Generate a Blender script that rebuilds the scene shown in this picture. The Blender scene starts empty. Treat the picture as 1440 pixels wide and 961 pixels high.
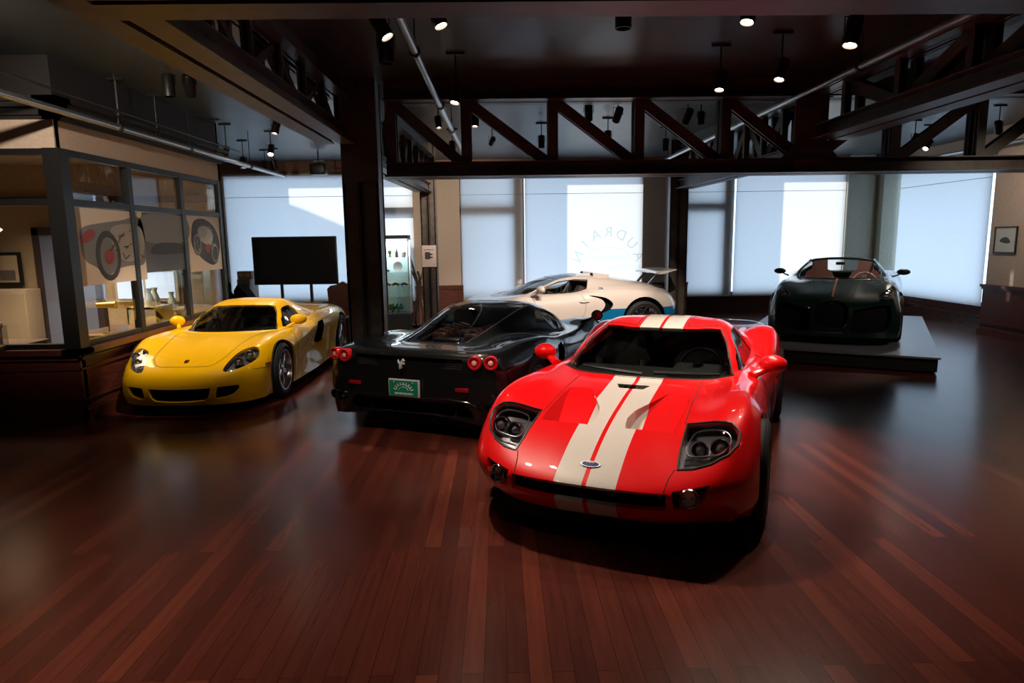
import bpy, bmesh, math, random
import numpy as np
from mathutils import Vector, Matrix
random.seed(7)
scene = bpy.context.scene
# ---------------------------------------------------------------- camera, world, exposure
CAM_F, CAM_PITCH, CAM_ROLL, CAM_YAW, CAM_H = 928.0, .1535, -.01336, .0160, 1.854
cd = bpy.data.cameras.new('camera'); cam = bpy.data.objects.new('camera', cd); scene.collection.objects.link(cam)
cd.sensor_width = 36; cd.lens = CAM_F/1440*36; cd.clip_start = .05; cd.clip_end = 200
_f = Vector((math.sin(CAM_YAW)*math.cos(CAM_PITCH), math.cos(CAM_YAW)*math.cos(CAM_PITCH), -math.sin(CAM_PITCH)))
_r = Vector((math.cos(CAM_YAW), -math.sin(CAM_YAW), 0)); _u = _r.cross(_f)
_r2 = _r*math.cos(CAM_ROLL)+_u*math.sin(CAM_ROLL); _u2 = -_r*math.sin(CAM_ROLL)+_u*math.cos(CAM_ROLL)
_m = Matrix((_r2, _u2, -_f)).transposed().to_4x4(); _m.translation = Vector((0, 0, CAM_H)); cam.matrix_world = _m
scene.camera = cam
# ---------------------------------------------------------------- light: sky outside the blinds, low sun from the left
world = bpy.data.worlds.new('world'); scene.world = world; world.use_nodes = True
WN = world.node_tree.nodes; WL = world.node_tree.links; bg = WN['Background']
bg.inputs[0].default_value = (.56, .75, 1.0, 1); bg.inputs[1].default_value = 2.9
SUN_DIR = Vector((1.2, -1.0, -.42)).normalized()
sd = bpy.data.lights.new('sun', 'SUN'); sd.energy = 6.5; sd.angle = .01; sd.color = (1.0, .96, .90)
so = bpy.data.objects.new('sun', sd); scene.collection.objects.link(so); so.rotation_euler = SUN_DIR.to_track_quat('-Z', 'Y').to_euler()
scene.view_settings.view_transform = 'Standard'; scene.view_settings.look = 'None'; scene.view_settings.gamma = 1; scene.view_settings.exposure = 0.1
scene.view_settings.use_curve_mapping = False
scene.cycles.max_bounces = 8; scene.cycles.diffuse_bounces = 4; scene.cycles.glossy_bounces = 4; scene.cycles.transparent_max_bounces = 12
scene.cycles.sample_clamp_indirect = 4.0; scene.cycles.use_denoising = True; scene.cycles.blur_glossy = .5
SPOT_W = 150.0      # watts of one track spotlight
# ---------------------------------------------------------------- smooth body surface through a grid of section points
class Surf:
    def __init__(s, rows, rsharp=None, csharp=None):
        P = np.array(rows, float)                      # R x C x 3 (x forward, y left, z up)
        s.R, s.C = P.shape[:2]; s.P = P
        rt = np.ones(s.R); ct = np.ones(s.C)
        for k, v in (rsharp or {}).items(): rt[k] = v
        for k, v in (csharp or {}).items(): ct[k] = v
        top = 2*P[:1]-P[1:2]; bot = 2*P[-1:]-P[-2:-1]
        E = np.concatenate([top, P, bot], 0)
        Tu = .5*(E[2:]-E[:-2])*rt[:, None, None]
        m = P[:, 1:2]*np.array([1, -1, 1.]); r = 2*P[:, -1:]-P[:, -2:-1]
        E = np.concatenate([m, P, r], 1)
        Tv = .5*(E[:, 2:]-E[:, :-2])*ct[None, :, None]
        m = Tu[:, 1:2]*np.array([1, -1, 1.]); r = 2*Tu[:, -1:]-Tu[:, -2:-1]
        E = np.concatenate([m, Tu, r], 1)
        Tuv = .5*(E[:, 2:]-E[:, :-2])*ct[None, :, None]
        s.G = (P, Tu, Tv, Tuv)
    def ev(s, u, v):
        u = np.asarray(u, float); v = np.asarray(v, float)
        sg = np.where(v < 0, -1., 1.); v = np.abs(v)
        u = np.clip(u, 0, s.R-1-1e-9); v = np.clip(v, 0, s.C-1-1e-9)
        i = u.astype(int); j = v.astype(int); a = u-i; b = v-j
        def H(t): return (2*t**3-3*t**2+1, t**3-2*t**2+t, -2*t**3+3*t**2, t**3-t**2)
        A = H(a); B = H(b); P, Tu, Tv, Tuv = s.G; o = 0
        for di, (h0, h1) in enumerate(((A[0], A[1]), (A[2], A[3]))):
            for dj, (g0, g1) in enumerate(((B[0], B[1]), (B[2], B[3]))):
                I = i+di; J = j+dj
                o = o+(h0*g0)[..., None]*P[I, J]+(h1*g0)[..., None]*Tu[I, J]+(h0*g1)[..., None]*Tv[I, J]+(h1*g1)[..., None]*Tuv[I, J]
        o = o.copy(); o[..., 1] *= sg
        return o
    def nrm(s, u, v):
        u = np.asarray(u, float); v = np.asarray(v, float); e = .04
        u1 = np.clip(u+e, 0, s.R-1); u0 = np.clip(u-e, 0, s.R-1); v1 = np.minimum(v+e, s.C-1); v0 = v-e
        n = np.cross(s.ev(u, v1)-s.ev(u, v0), s.ev(u1, v)-s.ev(u0, v))
        return n/(np.linalg.norm(n, axis=-1, keepdims=True)+1e-12)
    def dense(s, k=10):
        if not hasattr(s, '_d'):
            U, V = np.meshgrid(np.linspace(0, s.R-1, (s.R-1)*k+1), np.linspace(0, s.C-1, (s.C-1)*k+1), indexing='ij')
            s._d = (U.ravel(), V.ravel(), s.ev(U.ravel(), V.ravel()))
        return s._d
    def inv(s, pts, axes, near=None, box=None):
        """uv of surface points whose coordinates on two axes are given; near = (axis, value) picks the side; box limits u0,u1,v0,v1"""
        U, V, D = s.dense(); out = []
        for p in pts:
            d = (D[:, axes[0]]-p[0])**2+(D[:, axes[1]]-p[1])**2
            if near: d = d+.02*(D[:, near[0]]-near[1])**2
            if box: d = d+1e3*((U < box[0]) | (U > box[1]) | (V < box[2]) | (V > box[3]))
            k = int(np.argmin(d)); u, v = U[k], V[k]
            for _ in range(6):
                e = 1e-3; q = s.ev(u, v); r = np.array([p[0]-q[axes[0]], p[1]-q[axes[1]]])
                a = (s.ev(u+e, v)-q)/e; b = (s.ev(u, v+e)-q)/e
                M = np.array([[a[axes[0]], b[axes[0]]], [a[axes[1]], b[axes[1]]]])
                if abs(np.linalg.det(M)) < 1e-6: break
                st = np.clip(np.linalg.solve(M, r), -.3, .3)
                u = min(max(u+st[0], 0), s.R-1); v = min(max(v+st[1], 0.), s.C-1)
            q = s.ev(u, v)
            if np.hypot(q[axes[0]]-p[0], q[axes[1]]-p[1]) > .05: u, v = U[k], V[k]
            out.append((float(u), float(v)))
        return out
def catmull(pts, n=6, closed=True):
    P = np.array(pts, float); N = len(P); o = []
    for i in range(N if closed else N-1):
        g = (lambda k: P[k % N]) if closed else (lambda k: P[min(max(k, 0), N-1)])
        a, b, c, d = g(i-1), g(i), g(i+1), g(i+2)
        for k in range(n):
            t = k/n; o.append(.5*((2*b)+(c-a)*t+(2*a-5*b+4*c-d)*t*t+(3*b-a-3*c+d)*t**3))
    if not closed: o.append(P[-1])
    return np.array(o)
def densify(pts, d, closed=True):
    P = np.array(pts, float); N = len(P); o = []
    for i in range(N if closed else N-1):
        a, b = P[i], P[(i+1) % N]; k = max(1, int(np.ceil(np.linalg.norm(b-a)/d)))
        for t in range(k): o.append(a+(b-a)*t/k)
    if not closed: o.append(P[-1])
    return np.array(o)
# ---------------------------------------------------------------- helpers
C = bpy.context.scene.collection
def link(o, parent=None):
    C.objects.link(o)
    if parent is not None: o.parent = parent
    return o
def thing(name, label, cat, loc=(0, 0, 0), rotz=0, group=None):
    o = bpy.data.objects.new(name, None); link(o); o.location = loc; o.rotation_euler = (0, 0, rotz)
    o.empty_display_size = .1
    o['label'] = label; o['category'] = cat
    if group: o['group'] = group
    return o
def tag(o, label=None, cat=None, group=None, kind=None):
    if label: o['label'] = label
    if cat: o['category'] = cat
    if group: o['group'] = group
    if kind: o['kind'] = kind
    return o
def mesh_obj(name, verts, faces, mat, parent=None, smooth=False, normals=None, mats=None, mi=None):
    me = bpy.data.meshes.new(name); me.from_pydata([tuple(map(float, v)) for v in verts], [], [tuple(map(int, f)) for f in faces])
    for m in (mats or [mat]): me.materials.append(m)
    if mi is not None: me.polygons.foreach_set('material_index', np.array(mi, dtype=np.int32))
    me.polygons.foreach_set('use_smooth', np.array([smooth]*len(me.polygons), dtype=bool))
    me.update()
    if normals is not None: me.normals_split_custom_set_from_vertices([tuple(map(float, n)) for n in normals])
    return link(bpy.data.objects.new(name, me), parent)
class MB:
    """collects shapes; build() links them as one mesh object"""
    def __init__(s): s.v = []; s.f = []; s.sm = []; s.mi = []; s.m = 0
    def add(s, verts, faces, smooth=False, M=None):
        b = len(s.v)
        for v in verts:
            v = Vector(v)
            s.v.append(M @ v if M is not None else v)
        for f in faces: s.f.append([b+i for i in f]); s.sm.append(smooth); s.mi.append(s.m)
        return s
    def box(s, x0, x1, y0, y1, z0, z1, M=None):
        v = [(x, y, z) for z in (z0, z1) for y in (y0, y1) for x in (x0, x1)]
        return s.add(v, [(0, 2, 3, 1), (4, 5, 7, 6), (0, 1, 5, 4), (2, 6, 7, 3), (0, 4, 6, 2), (1, 3, 7, 5)], False, M)
    def rbox(s, x0, x1, y0, y1, z0, z1, r, M=None, seg=3):
        b = bmesh.new(); bmesh.ops.create_cube(b, size=1)
        for v in b.verts: v.co = Vector(((x0+x1)/2+v.co.x*(x1-x0), (y0+y1)/2+v.co.y*(y1-y0), (z0+z1)/2+v.co.z*(z1-z0)))
        bmesh.ops.bevel(b, geom=b.edges[:], offset=r, segments=seg, affect='EDGES', profile=.5)
        b.verts.index_update()
        s.add([v.co.copy() for v in b.verts], [[v.index for v in f.verts] for f in b.faces], seg > 2, M); b.free(); return s
    def tube(s, pts, r, n=8, closed=False, caps=True, flat=1.):
        P = [Vector(p) for p in pts]; N = len(P); rr = r if hasattr(r, '__len__') else [r]*N
        vs = []; fs = []; up = None
        for i, p in enumerate(P):
            a = P[i-1] if (i > 0 or closed) else p; c = P[(i+1) % N] if (i < N-1 or closed) else p
            t = (c-a).normalized() if (c-a).length > 1e-9 else Vector((0, 0, 1))
            if up is None:
                up = Vector((0, 0, 1)) if abs(t.z) < .9 else Vector((1, 0, 0))
            x = t.cross(up)
            if x.length < 1e-6: x = t.orthogonal()
            x.normalize(); y = x.cross(t).normalized(); up = y
            for k in range(n):
                an = 2*math.pi*k/n; vs.append(p+x*math.cos(an)*rr[i]+y*math.sin(an)*rr[i]*flat)
        for i in range(N if closed else N-1):
            for k in range(n):
                a = i*n+k; b = i*n+(k+1) % n; c = ((i+1) % N)*n+(k+1) % n; d = ((i+1) % N)*n+k
                fs.append((a, b, c, d))
        s.add(vs, fs, True)
        if caps and not closed:
            s.add(vs[:n], [list(range(n))[::-1]]); s.add(vs[-n:], [list(range(n))])
        return s
    def bar(s, a, b, w, h, up=(0, 0, 1)):
        """rectangular bar from a to b, w across, h along up"""
        a = Vector(a); b = Vector(b); t = (b-a).normalized(); u = Vector(up); x = t.cross(u).normalized(); y = x.cross(t).normalized()
        v = [p+x*sx*w/2+y*sy*h/2 for p in (a, b) for sy in (-1, 1) for sx in (-1, 1)]
        return s.add(v, [(0, 2, 3, 1), (4, 5, 7, 6), (0, 1, 5, 4), (2, 6, 7, 3), (0, 4, 6, 2), (1, 3, 7, 5)])
    def lathe(s, prof, n=32, M=None, smooth=True, closed=False):
        """profile (r, z) turned about local z"""
        vs = []; fs = []; K = len(prof)
        for k in range(n):
            a = 2*math.pi*k/n
            for r, z in prof: vs.append((r*math.cos(a), r*math.sin(a), z))
        for k in range(n):
            for i in range(K if closed else K-1):
                j = (i+1) % K
                fs.append((k*K+i, ((k+1) % n)*K+i, ((k+1) % n)*K+j, k*K+j))
        return s.add(vs, fs, smooth, M)
    def prism(s, poly, z0, z1, M=None, smooth=False):
        n = len(poly); v = [(p[0], p[1], z0) for p in poly]+[(p[0], p[1], z1) for p in poly]
        s.add(v, [list(range(n))[::-1], list(range(n, 2*n))], False, M)
        return s.add(v, [(i, (i+1) % n, n+(i+1) % n, n+i) for i in range(n)], smooth, M)
    def build(s, name, mat, parent=None, mats=None):
        me = bpy.data.meshes.new(name); me.from_pydata([tuple(v) for v in s.v], [], s.f)
        for m in (mats or [mat]): me.materials.append(m)
        if mats: me.polygons.foreach_set('material_index', np.array(s.mi, dtype=np.int32))
        me.polygons.foreach_set('use_smooth', np.array(s.sm, dtype=bool)); 
        b = bmesh.new(); b.from_mesh(me); bmesh.ops.recalc_face_normals(b, faces=b.faces[:]); b.to_mesh(me); b.free()
        me.update()
        if any(s.sm): me.set_sharp_from_angle(angle=math.radians(38))
        return link(bpy.data.objects.new(name, me), parent)
def T(*a): return Matrix.Translation(Vector(a if len(a) == 3 else a[0]))
def RX(a): return Matrix.Rotation(a, 4, 'X')
def RY(a): return Matrix.Rotation(a, 4, 'Y')
def RZ(a): return Matrix.Rotation(a, 4, 'Z')
def SC(x, y, z): return Matrix.Diagonal((x, y, z, 1))
# ---------------------------------------------------------------- materials
_mats = {}
def mat(name, col=(.5, .5, .5), rough=.5, metal=0., spec=.5, coat=0., emit=None, es=0., ior=1.5, coatr=.03):
    if name in _mats: return _mats[name]
    m = bpy.data.materials.new(name); m.use_nodes = True; b = m.node_tree.nodes['Principled BSDF']
    b.inputs['Base Color'].default_value = (*col, 1); b.inputs['Roughness'].default_value = rough
    b.inputs['Metallic'].default_value = metal; b.inputs['Specular IOR Level'].default_value = spec
    b.inputs['Coat Weight'].default_value = coat; b.inputs['Coat Roughness'].default_value = coatr; b.inputs['IOR'].default_value = ior
    if emit: b.inputs['Emission Color'].default_value = (*emit, 1); b.inputs['Emission Strength'].default_value = es
    _mats[name] = m; return m
def nt(m): return m.node_tree.nodes, m.node_tree.links, m.node_tree.nodes['Principled BSDF']
def add_noise_col(m, c1, c2, scale=8, detail=4, stretch=(1, 1, 1), coord='Object', bump=0., rough=None):
    N, L, b = nt(m); tc = N.new('ShaderNodeTexCoord'); mp = N.new('ShaderNodeMapping'); mp.inputs['Scale'].default_value = stretch
    n = N.new('ShaderNodeTexNoise'); n.inputs['Scale'].default_value = scale; n.inputs['Detail'].default_value = detail
    r = N.new('ShaderNodeValToRGB'); r.color_ramp.elements[0].position = .35; r.color_ramp.elements[1].position = .65
    r.color_ramp.elements[0].color = (*c1, 1); r.color_ramp.elements[1].color = (*c2, 1)
    L.new(tc.outputs[coord], mp.inputs[0]); L.new(mp.outputs[0], n.inputs['Vector']); L.new(n.outputs['Fac'], r.inputs[0]); L.new(r.outputs[0], b.inputs['Base Color'])
    if bump:
        bp = N.new('ShaderNodeBump'); bp.inputs['Strength'].default_value = bump; bp.inputs['Distance'].default_value = .01
        L.new(n.outputs['Fac'], bp.inputs['Height']); L.new(bp.outputs[0], b.inputs['Normal'])
    if rough:
        mr = N.new('ShaderNodeMapRange'); mr.inputs['To Min'].default_value = rough[0]; mr.inputs['To Max'].default_value = rough[1]
        L.new(n.outputs['Fac'], mr.inputs[0]); L.new(mr.outputs[0], b.inputs['Roughness'])
    return m
def glass_mat(name, tint, refl=1.0, rough=.01, f0=1.45):
    """thin pane: tinted see-through with a clear mirror layer"""
    if name in _mats: return _mats[name]
    m = bpy.data.materials.new(name); m.use_nodes = True; N = m.node_tree.nodes; L = m.node_tree.links; N.clear()
    o = N.new('ShaderNodeOutputMaterial'); t = N.new('ShaderNodeBsdfTransparent'); t.inputs[0].default_value = (*tint, 1)
    g = N.new('ShaderNodeBsdfGlossy'); g.inputs['Roughness'].default_value = rough; g.inputs[0].default_value = (refl, refl, refl, 1)
    lw = N.new('ShaderNodeLayerWeight'); lw.inputs[0].default_value = .5; pw = N.new('ShaderNodeMath'); pw.operation = 'POWER'; pw.inputs[1].default_value = 5; L.new(lw.outputs['Facing'], pw.inputs[0])
    r0 = ((f0-1)/(f0+1))**2*2; f = N.new('ShaderNodeMath'); f.operation = 'MULTIPLY_ADD'; f.inputs[1].default_value = .9-r0; f.inputs[2].default_value = r0; L.new(pw.outputs[0], f.inputs[0]); mx = N.new('ShaderNodeMixShader')
    L.new(f.outputs[0], mx.inputs[0]); L.new(t.outputs[0], mx.inputs[1]); L.new(g.outputs[0], mx.inputs[2]); L.new(mx.outputs[0], o.inputs[0])
    _mats[name] = m; return m
# ---------------------------------------------------------------- car shell: cut a smooth surface into panels, panes and openings
def inpoly(px, py, P):
    r = np.zeros(len(px), bool); n = len(P); j = n-1
    for i in range(n):
        xi, yi = P[i]; xj, yj = P[j]
        c = ((yi > py) != (yj > py)) & (px < (xj-xi)*(py-yi)/((yj-yi) or 1e-12)+xi); r ^= c; j = i
    return r
class Shell:
    def __init__(s, surf, ns=5):
        s.S = surf; R, Cc = surf.R, surf.C; b = bmesh.new(); nu = (R-1)*ns; nv = (Cc-1)*ns
        vs = [[b.verts.new((i/ns, j/ns, 0)) for j in range(nv+1)] for i in range(nu+1)]
        for i in range(nu):
            for j in range(nv): b.faces.new((vs[i][j], vs[i+1][j], vs[i+1][j+1], vs[i][j+1]))
        s.b = b; s.regions = []
    def region(s, name, uv):
        """uv polygon (v may run below 0: it is clipped at the centre)"""
        P = [tuple(p) for p in uv]; s.regions.append((name, P)); n = len(P)
        x0 = min(p[0] for p in P)-.3; x1 = max(p[0] for p in P)+.3; y0 = min(p[1] for p in P)-.3; y1 = max(p[1] for p in P)+.3
        cand = [f for f in s.b.faces if any(x0 < v.co.x < x1 and y0 < v.co.y < y1 for v in f.verts)]
        for i in range(n):
            p, q = P[i], P[(i+1) % n]; dx, dy = q[0]-p[0], q[1]-p[1]; L = math.hypot(dx, dy)
            if L < 1e-6: continue
            ax, bx = min(p[0], q[0])-1e-4, max(p[0], q[0])+1e-4; ay, by = min(p[1], q[1])-1e-4, max(p[1], q[1])+1e-4
            sel = []; rest = []
            for f in cand:
                xs = [v.co.x for v in f.verts]; ys = [v.co.y for v in f.verts]
                (sel if (max(xs) > ax and min(xs) < bx and max(ys) > ay and min(ys) < by) else rest).append(f)
            if not sel: continue
            es = {e for f in sel for e in f.edges}; vs = {v for f in sel for v in f.verts}
            r = bmesh.ops.bisect_plane(s.b, geom=list(vs)+list(es)+sel, dist=1e-5, plane_co=(p[0], p[1], 0), plane_no=(dy/L, -dx/L, 0))
            ok = {f for f in r['geom'] if isinstance(f, bmesh.types.BMFace)} | {f for f in sel if f.is_valid}
            cand = rest+list(ok)
    def finish(s):
        b = s.b; b.verts.index_update(); b.faces.ensure_lookup_table()
        s.uv = np.array([(v.co.x, v.co.y) for v in b.verts]); s.F = [[v.index for v in f.verts] for f in b.faces]
        cen = np.array([s.uv[f].mean(0) for f in s.F]); s.lab = np.full(len(s.F), -1)
        for k, (nm, P) in enumerate(s.regions): s.lab[inpoly(cen[:, 0], cen[:, 1], P)] = k
        s.X = s.S.ev(s.uv[:, 0], s.uv[:, 1]); s.X[s.uv[:, 1] < 1e-6, 1] = 0; s.Nn = s.S.nrm(s.uv[:, 0], s.uv[:, 1])
        s.cen = cen; b.free()
    def faces(s, names):
        ks = [k for k, r in enumerate(s.regions) if r[0] in names] if names else [-1]
        return [s.F[i] for i in range(len(s.F)) if s.lab[i] in ks]
    def build(s, obname, names, material, parent, off=0., lip=0., walls=None, sides='both', depth=None, keep=None, lipmat=None):
        """names None = everything not in a region. off = inward offset; walls = joins the inset panel to its rim; lip = inward flange at free edges; depth = function (x,y,z) -> (n,3) displacement"""
        F = s.faces(names)
        if keep is not None: F = [f for f in F if keep(s.X[f].mean(0))]
        used = sorted({i for f in F for i in f}); mp = {i: k for k, i in enumerate(used)}; used = np.array(used)
        X0 = s.X[used]; Nn = s.Nn[used]; disp = depth(X0, Nn) if depth else -Nn*off
        X = X0+disp; F = [[mp[i] for i in f][::-1] for f in F]
        cnt = {}
        for f in F:
            for a, c in zip(f, f[1:]+f[:1]): cnt[(a, c)] = 1
        bd = [(a, c) for (a, c) in cnt if (c, a) not in cnt and not (abs(X0[a][1]) < 1e-6 and abs(X0[c][1]) < 1e-6)]
        V = [X]; NN = [Nn]; FF = list(F); nb = len(X)
        if walls or lip:
            ring = sorted({i for e in bd for i in e}); rm = {i: nb+k for k, i in enumerate(ring)}
            ring = np.array(ring); W = X0[ring] if walls else X[ring]-Nn[ring]*lip
            V.append(W); 
            # wall normals point along the surface away from the panel; let them be computed flat-ish
            NN.append(Nn[ring]); 
            dup = {i: nb+len(ring)+k for k, i in enumerate(ring)}
            V.append(X[ring]); NN.append(Nn[ring])
            for a, c in bd: FF.append((dup[c], dup[a], rm[a], rm[c]))
        V = np.concatenate(V); nwall = len(FF)-len(F); objs = []
        def make(V, FF, nm):
            me = bpy.data.meshes.new(nm); me.from_pydata([tuple(map(float, v)) for v in V], [], [tuple(f) for f in FF]); me.materials.append(material)
            if lipmat: 
                me.materials.append(lipmat)
            me.polygons.foreach_set('use_smooth', np.ones(len(me.polygons), bool)); me.update()
            return me
        def doone(sg, both):
            if both:
                # mirror and weld on the centre line
                n = len(V); cen_ = {i for i in range(n) if abs(V[i][1]) < 1e-6}; mm = {}; VV = list(map(tuple, V)); k = n
                for i in range(n):
                    if i in cen_: mm[i] = i
                    else: mm[i] = k; VV.append((V[i][0], -V[i][1], V[i][2])); k += 1
                F2 = FF+[[mm[i] for i in f][::-1] for f in FF]
            else:
                VV = [(v[0], sg*v[1], v[2]) for v in V]; F2 = [list(f) if sg > 0 else list(f)[::-1] for f in FF]
            me = make(VV, F2, obname); nf = len(FF)
            # custom normals: surface normals on the panel, face normals on walls
            A = np.concatenate(NN); 
            if both: B = [None]*len(VV)
            if both:
                for i in range(len(V)):
                    B[i] = A[i] if i not in cen_ else np.array([A[i][0], 0, A[i][2]]); B[mm[i]] = B[i]*np.array([1, -1, 1]) if mm[i] != i else B[i]
                A = np.array(B)
            elif sg < 0: A = A*np.array([1, -1, 1])
            tilt = depth is not None
            ln = []; wallset = set(range(nf-nwall, nf)) | (set(range(2*nf-nwall, 2*nf)) if both else set())
            for p in me.polygons:
                for vi in p.vertices:
                    ln.append(tuple(p.normal) if (p.index in wallset) else (tuple(A[vi]) if not tilt else (0, 0, 0)))
            if lipmat:
                for p in me.polygons:
                    if p.index in wallset: p.material_index = 1
            me.normals_split_custom_set(ln)
            return link(bpy.data.objects.new(obname, me), parent)
        if sides == 'both': return [doone(1, True)]
        return [doone(1, False), doone(-1, False)]
def script_text(body, size, M, material, parent, name='lettering', shear=0., ext=.0008, align='LEFT', flip=False, spacing=1.):
    """text as mesh; local x = reading direction, y = up, z = out"""
    cu = bpy.data.curves.new(name, 'FONT'); cu.body = body; cu.size = size; cu.extrude = ext; cu.shear = shear; cu.align_x = align; cu.space_character = spacing; cu.resolution_u = 3
    o = bpy.data.objects.new(name, cu); C.objects.link(o); dg = bpy.context.evaluated_depsgraph_get(); me = bpy.data.meshes.new_from_object(o.evaluated_get(dg))
    bpy.data.objects.remove(o); bpy.data.curves.remove(cu)
    me.materials.clear(); me.materials.append(material); o = bpy.data.objects.new(name, me); link(o, parent); o.matrix_local = M
    return o
# ---------------------------------------------------------------- body section points, nose to tail; each row runs from the centre line out and down to the sill
def rows(txt):
    out = []
    for ln in txt.strip().splitlines():
        ln = ln.split('#')[0].strip()
        if not ln: continue
        out.append([tuple(float(a) for a in p.split(',')) for p in ln.split()])
    return out
GT_ROWS = rows('''
.74,0,.165 .735,.25,.165 .70,.44,.165 .65,.57,.165 .59,.66,.165 .53,.73,.16 .49,.78,.15 .45,.80,.14 .42,.79,.13
.87,0,.24 .865,.25,.24 .83,.45,.24 .76,.595,.24 .67,.70,.24 .59,.77,.235 .52,.83,.22 .45,.86,.20 .36,.84,.13
.945,0,.37 .94,.25,.37 .91,.46,.37 .84,.63,.37 .75,.745,.36 .65,.82,.36 .54,.88,.34 .38,.92,.25 .30,.89,.13
.93,0,.445 .92,.25,.445 .885,.46,.455 .82,.63,.47 .74,.75,.48 .63,.84,.46 .49,.905,.42 .31,.945,.28 .24,.91,.13
.66,0,.57 .66,.25,.575 .64,.46,.58 .60,.62,.61 .54,.75,.63 .46,.85,.61 .36,.925,.52 .20,.96,.31 .16,.93,.13
.36,0,.66 .36,.25,.665 .35,.45,.67 .32,.60,.71 .28,.74,.755 .23,.86,.74 .16,.95,.58 .08,.975,.33 .05,.93,.13
.0,0,.725 0,.25,.725 0,.44,.73 0,.58,.755 0,.72,.80 -.02,.85,.79 -.05,.955,.62 -.06,.975,.35 -.06,.93,.13
-.30,0,.765 -.30,.25,.765 -.32,.44,.765 -.33,.58,.775 -.33,.71,.805 -.33,.84,.79 -.33,.945,.62 -.33,.95,.35 -.33,.92,.13
-.48,0,.79 -.50,.27,.79 -.57,.50,.79 -.78,.70,.80 -.70,.78,.795 -.64,.87,.76 -.60,.935,.60 -.60,.945,.35 -.60,.92,.13
-.90,0,.935 -.92,.26,.93 -1.02,.63,.90 -1.08,.73,.80 -1.0,.80,.775 -.96,.88,.74 -.92,.935,.58 -.92,.94,.35 -.92,.93,.13
-1.38,0,1.07 -1.39,.25,1.068 -1.44,.55,1.055 -1.42,.74,.80 -1.40,.81,.76 -1.38,.885,.72 -1.35,.93,.57 -1.35,.935,.35 -1.35,.93,.13
-1.75,0,1.12 -1.75,.25,1.115 -1.78,.53,1.08 -1.78,.75,.81 -1.78,.83,.77 -1.78,.90,.73 -1.78,.94,.57 -1.78,.94,.35 -1.78,.93,.13
-2.10,0,1.095 -2.1,.25,1.09 -2.1,.50,1.03 -2.1,.71,.86 -2.1,.82,.86 -2.1,.92,.82 -2.1,.965,.60 -2.1,.96,.35 -2.1,.93,.13
-2.50,0,1.02 -2.5,.25,1.01 -2.5,.46,.965 -2.5,.62,.90 -2.5,.78,.955 -2.5,.92,.91 -2.5,.985,.64 -2.5,.97,.36 -2.5,.93,.13
-2.85,0,.94 -2.85,.25,.93 -2.85,.45,.905 -2.85,.60,.89 -2.85,.76,.94 -2.85,.90,.89 -2.85,.98,.64 -2.85,.965,.36 -2.85,.92,.14
-3.25,0,.875 -3.25,.25,.875 -3.25,.45,.87 -3.25,.60,.875 -3.25,.72,.885 -3.25,.84,.85 -3.25,.93,.64 -3.25,.93,.38 -3.25,.89,.16
-3.64,0,.885 -3.64,.25,.885 -3.62,.45,.885 -3.59,.60,.88 -3.55,.71,.86 -3.50,.81,.80 -3.45,.87,.64 -3.45,.88,.40 -3.45,.85,.18
-3.62,0,.60 -3.62,.25,.60 -3.60,.45,.60 -3.58,.60,.58 -3.56,.70,.55 -3.54,.78,.52 -3.50,.83,.48 -3.50,.84,.35 -3.50,.82,.20
-3.58,0,.24 -3.58,.25,.24 -3.57,.45,.24 -3.56,.60,.24 -3.55,.70,.23 -3.53,.76,.23 -3.51,.80,.22 -3.50,.81,.21 -3.50,.81,.19
''')
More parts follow.
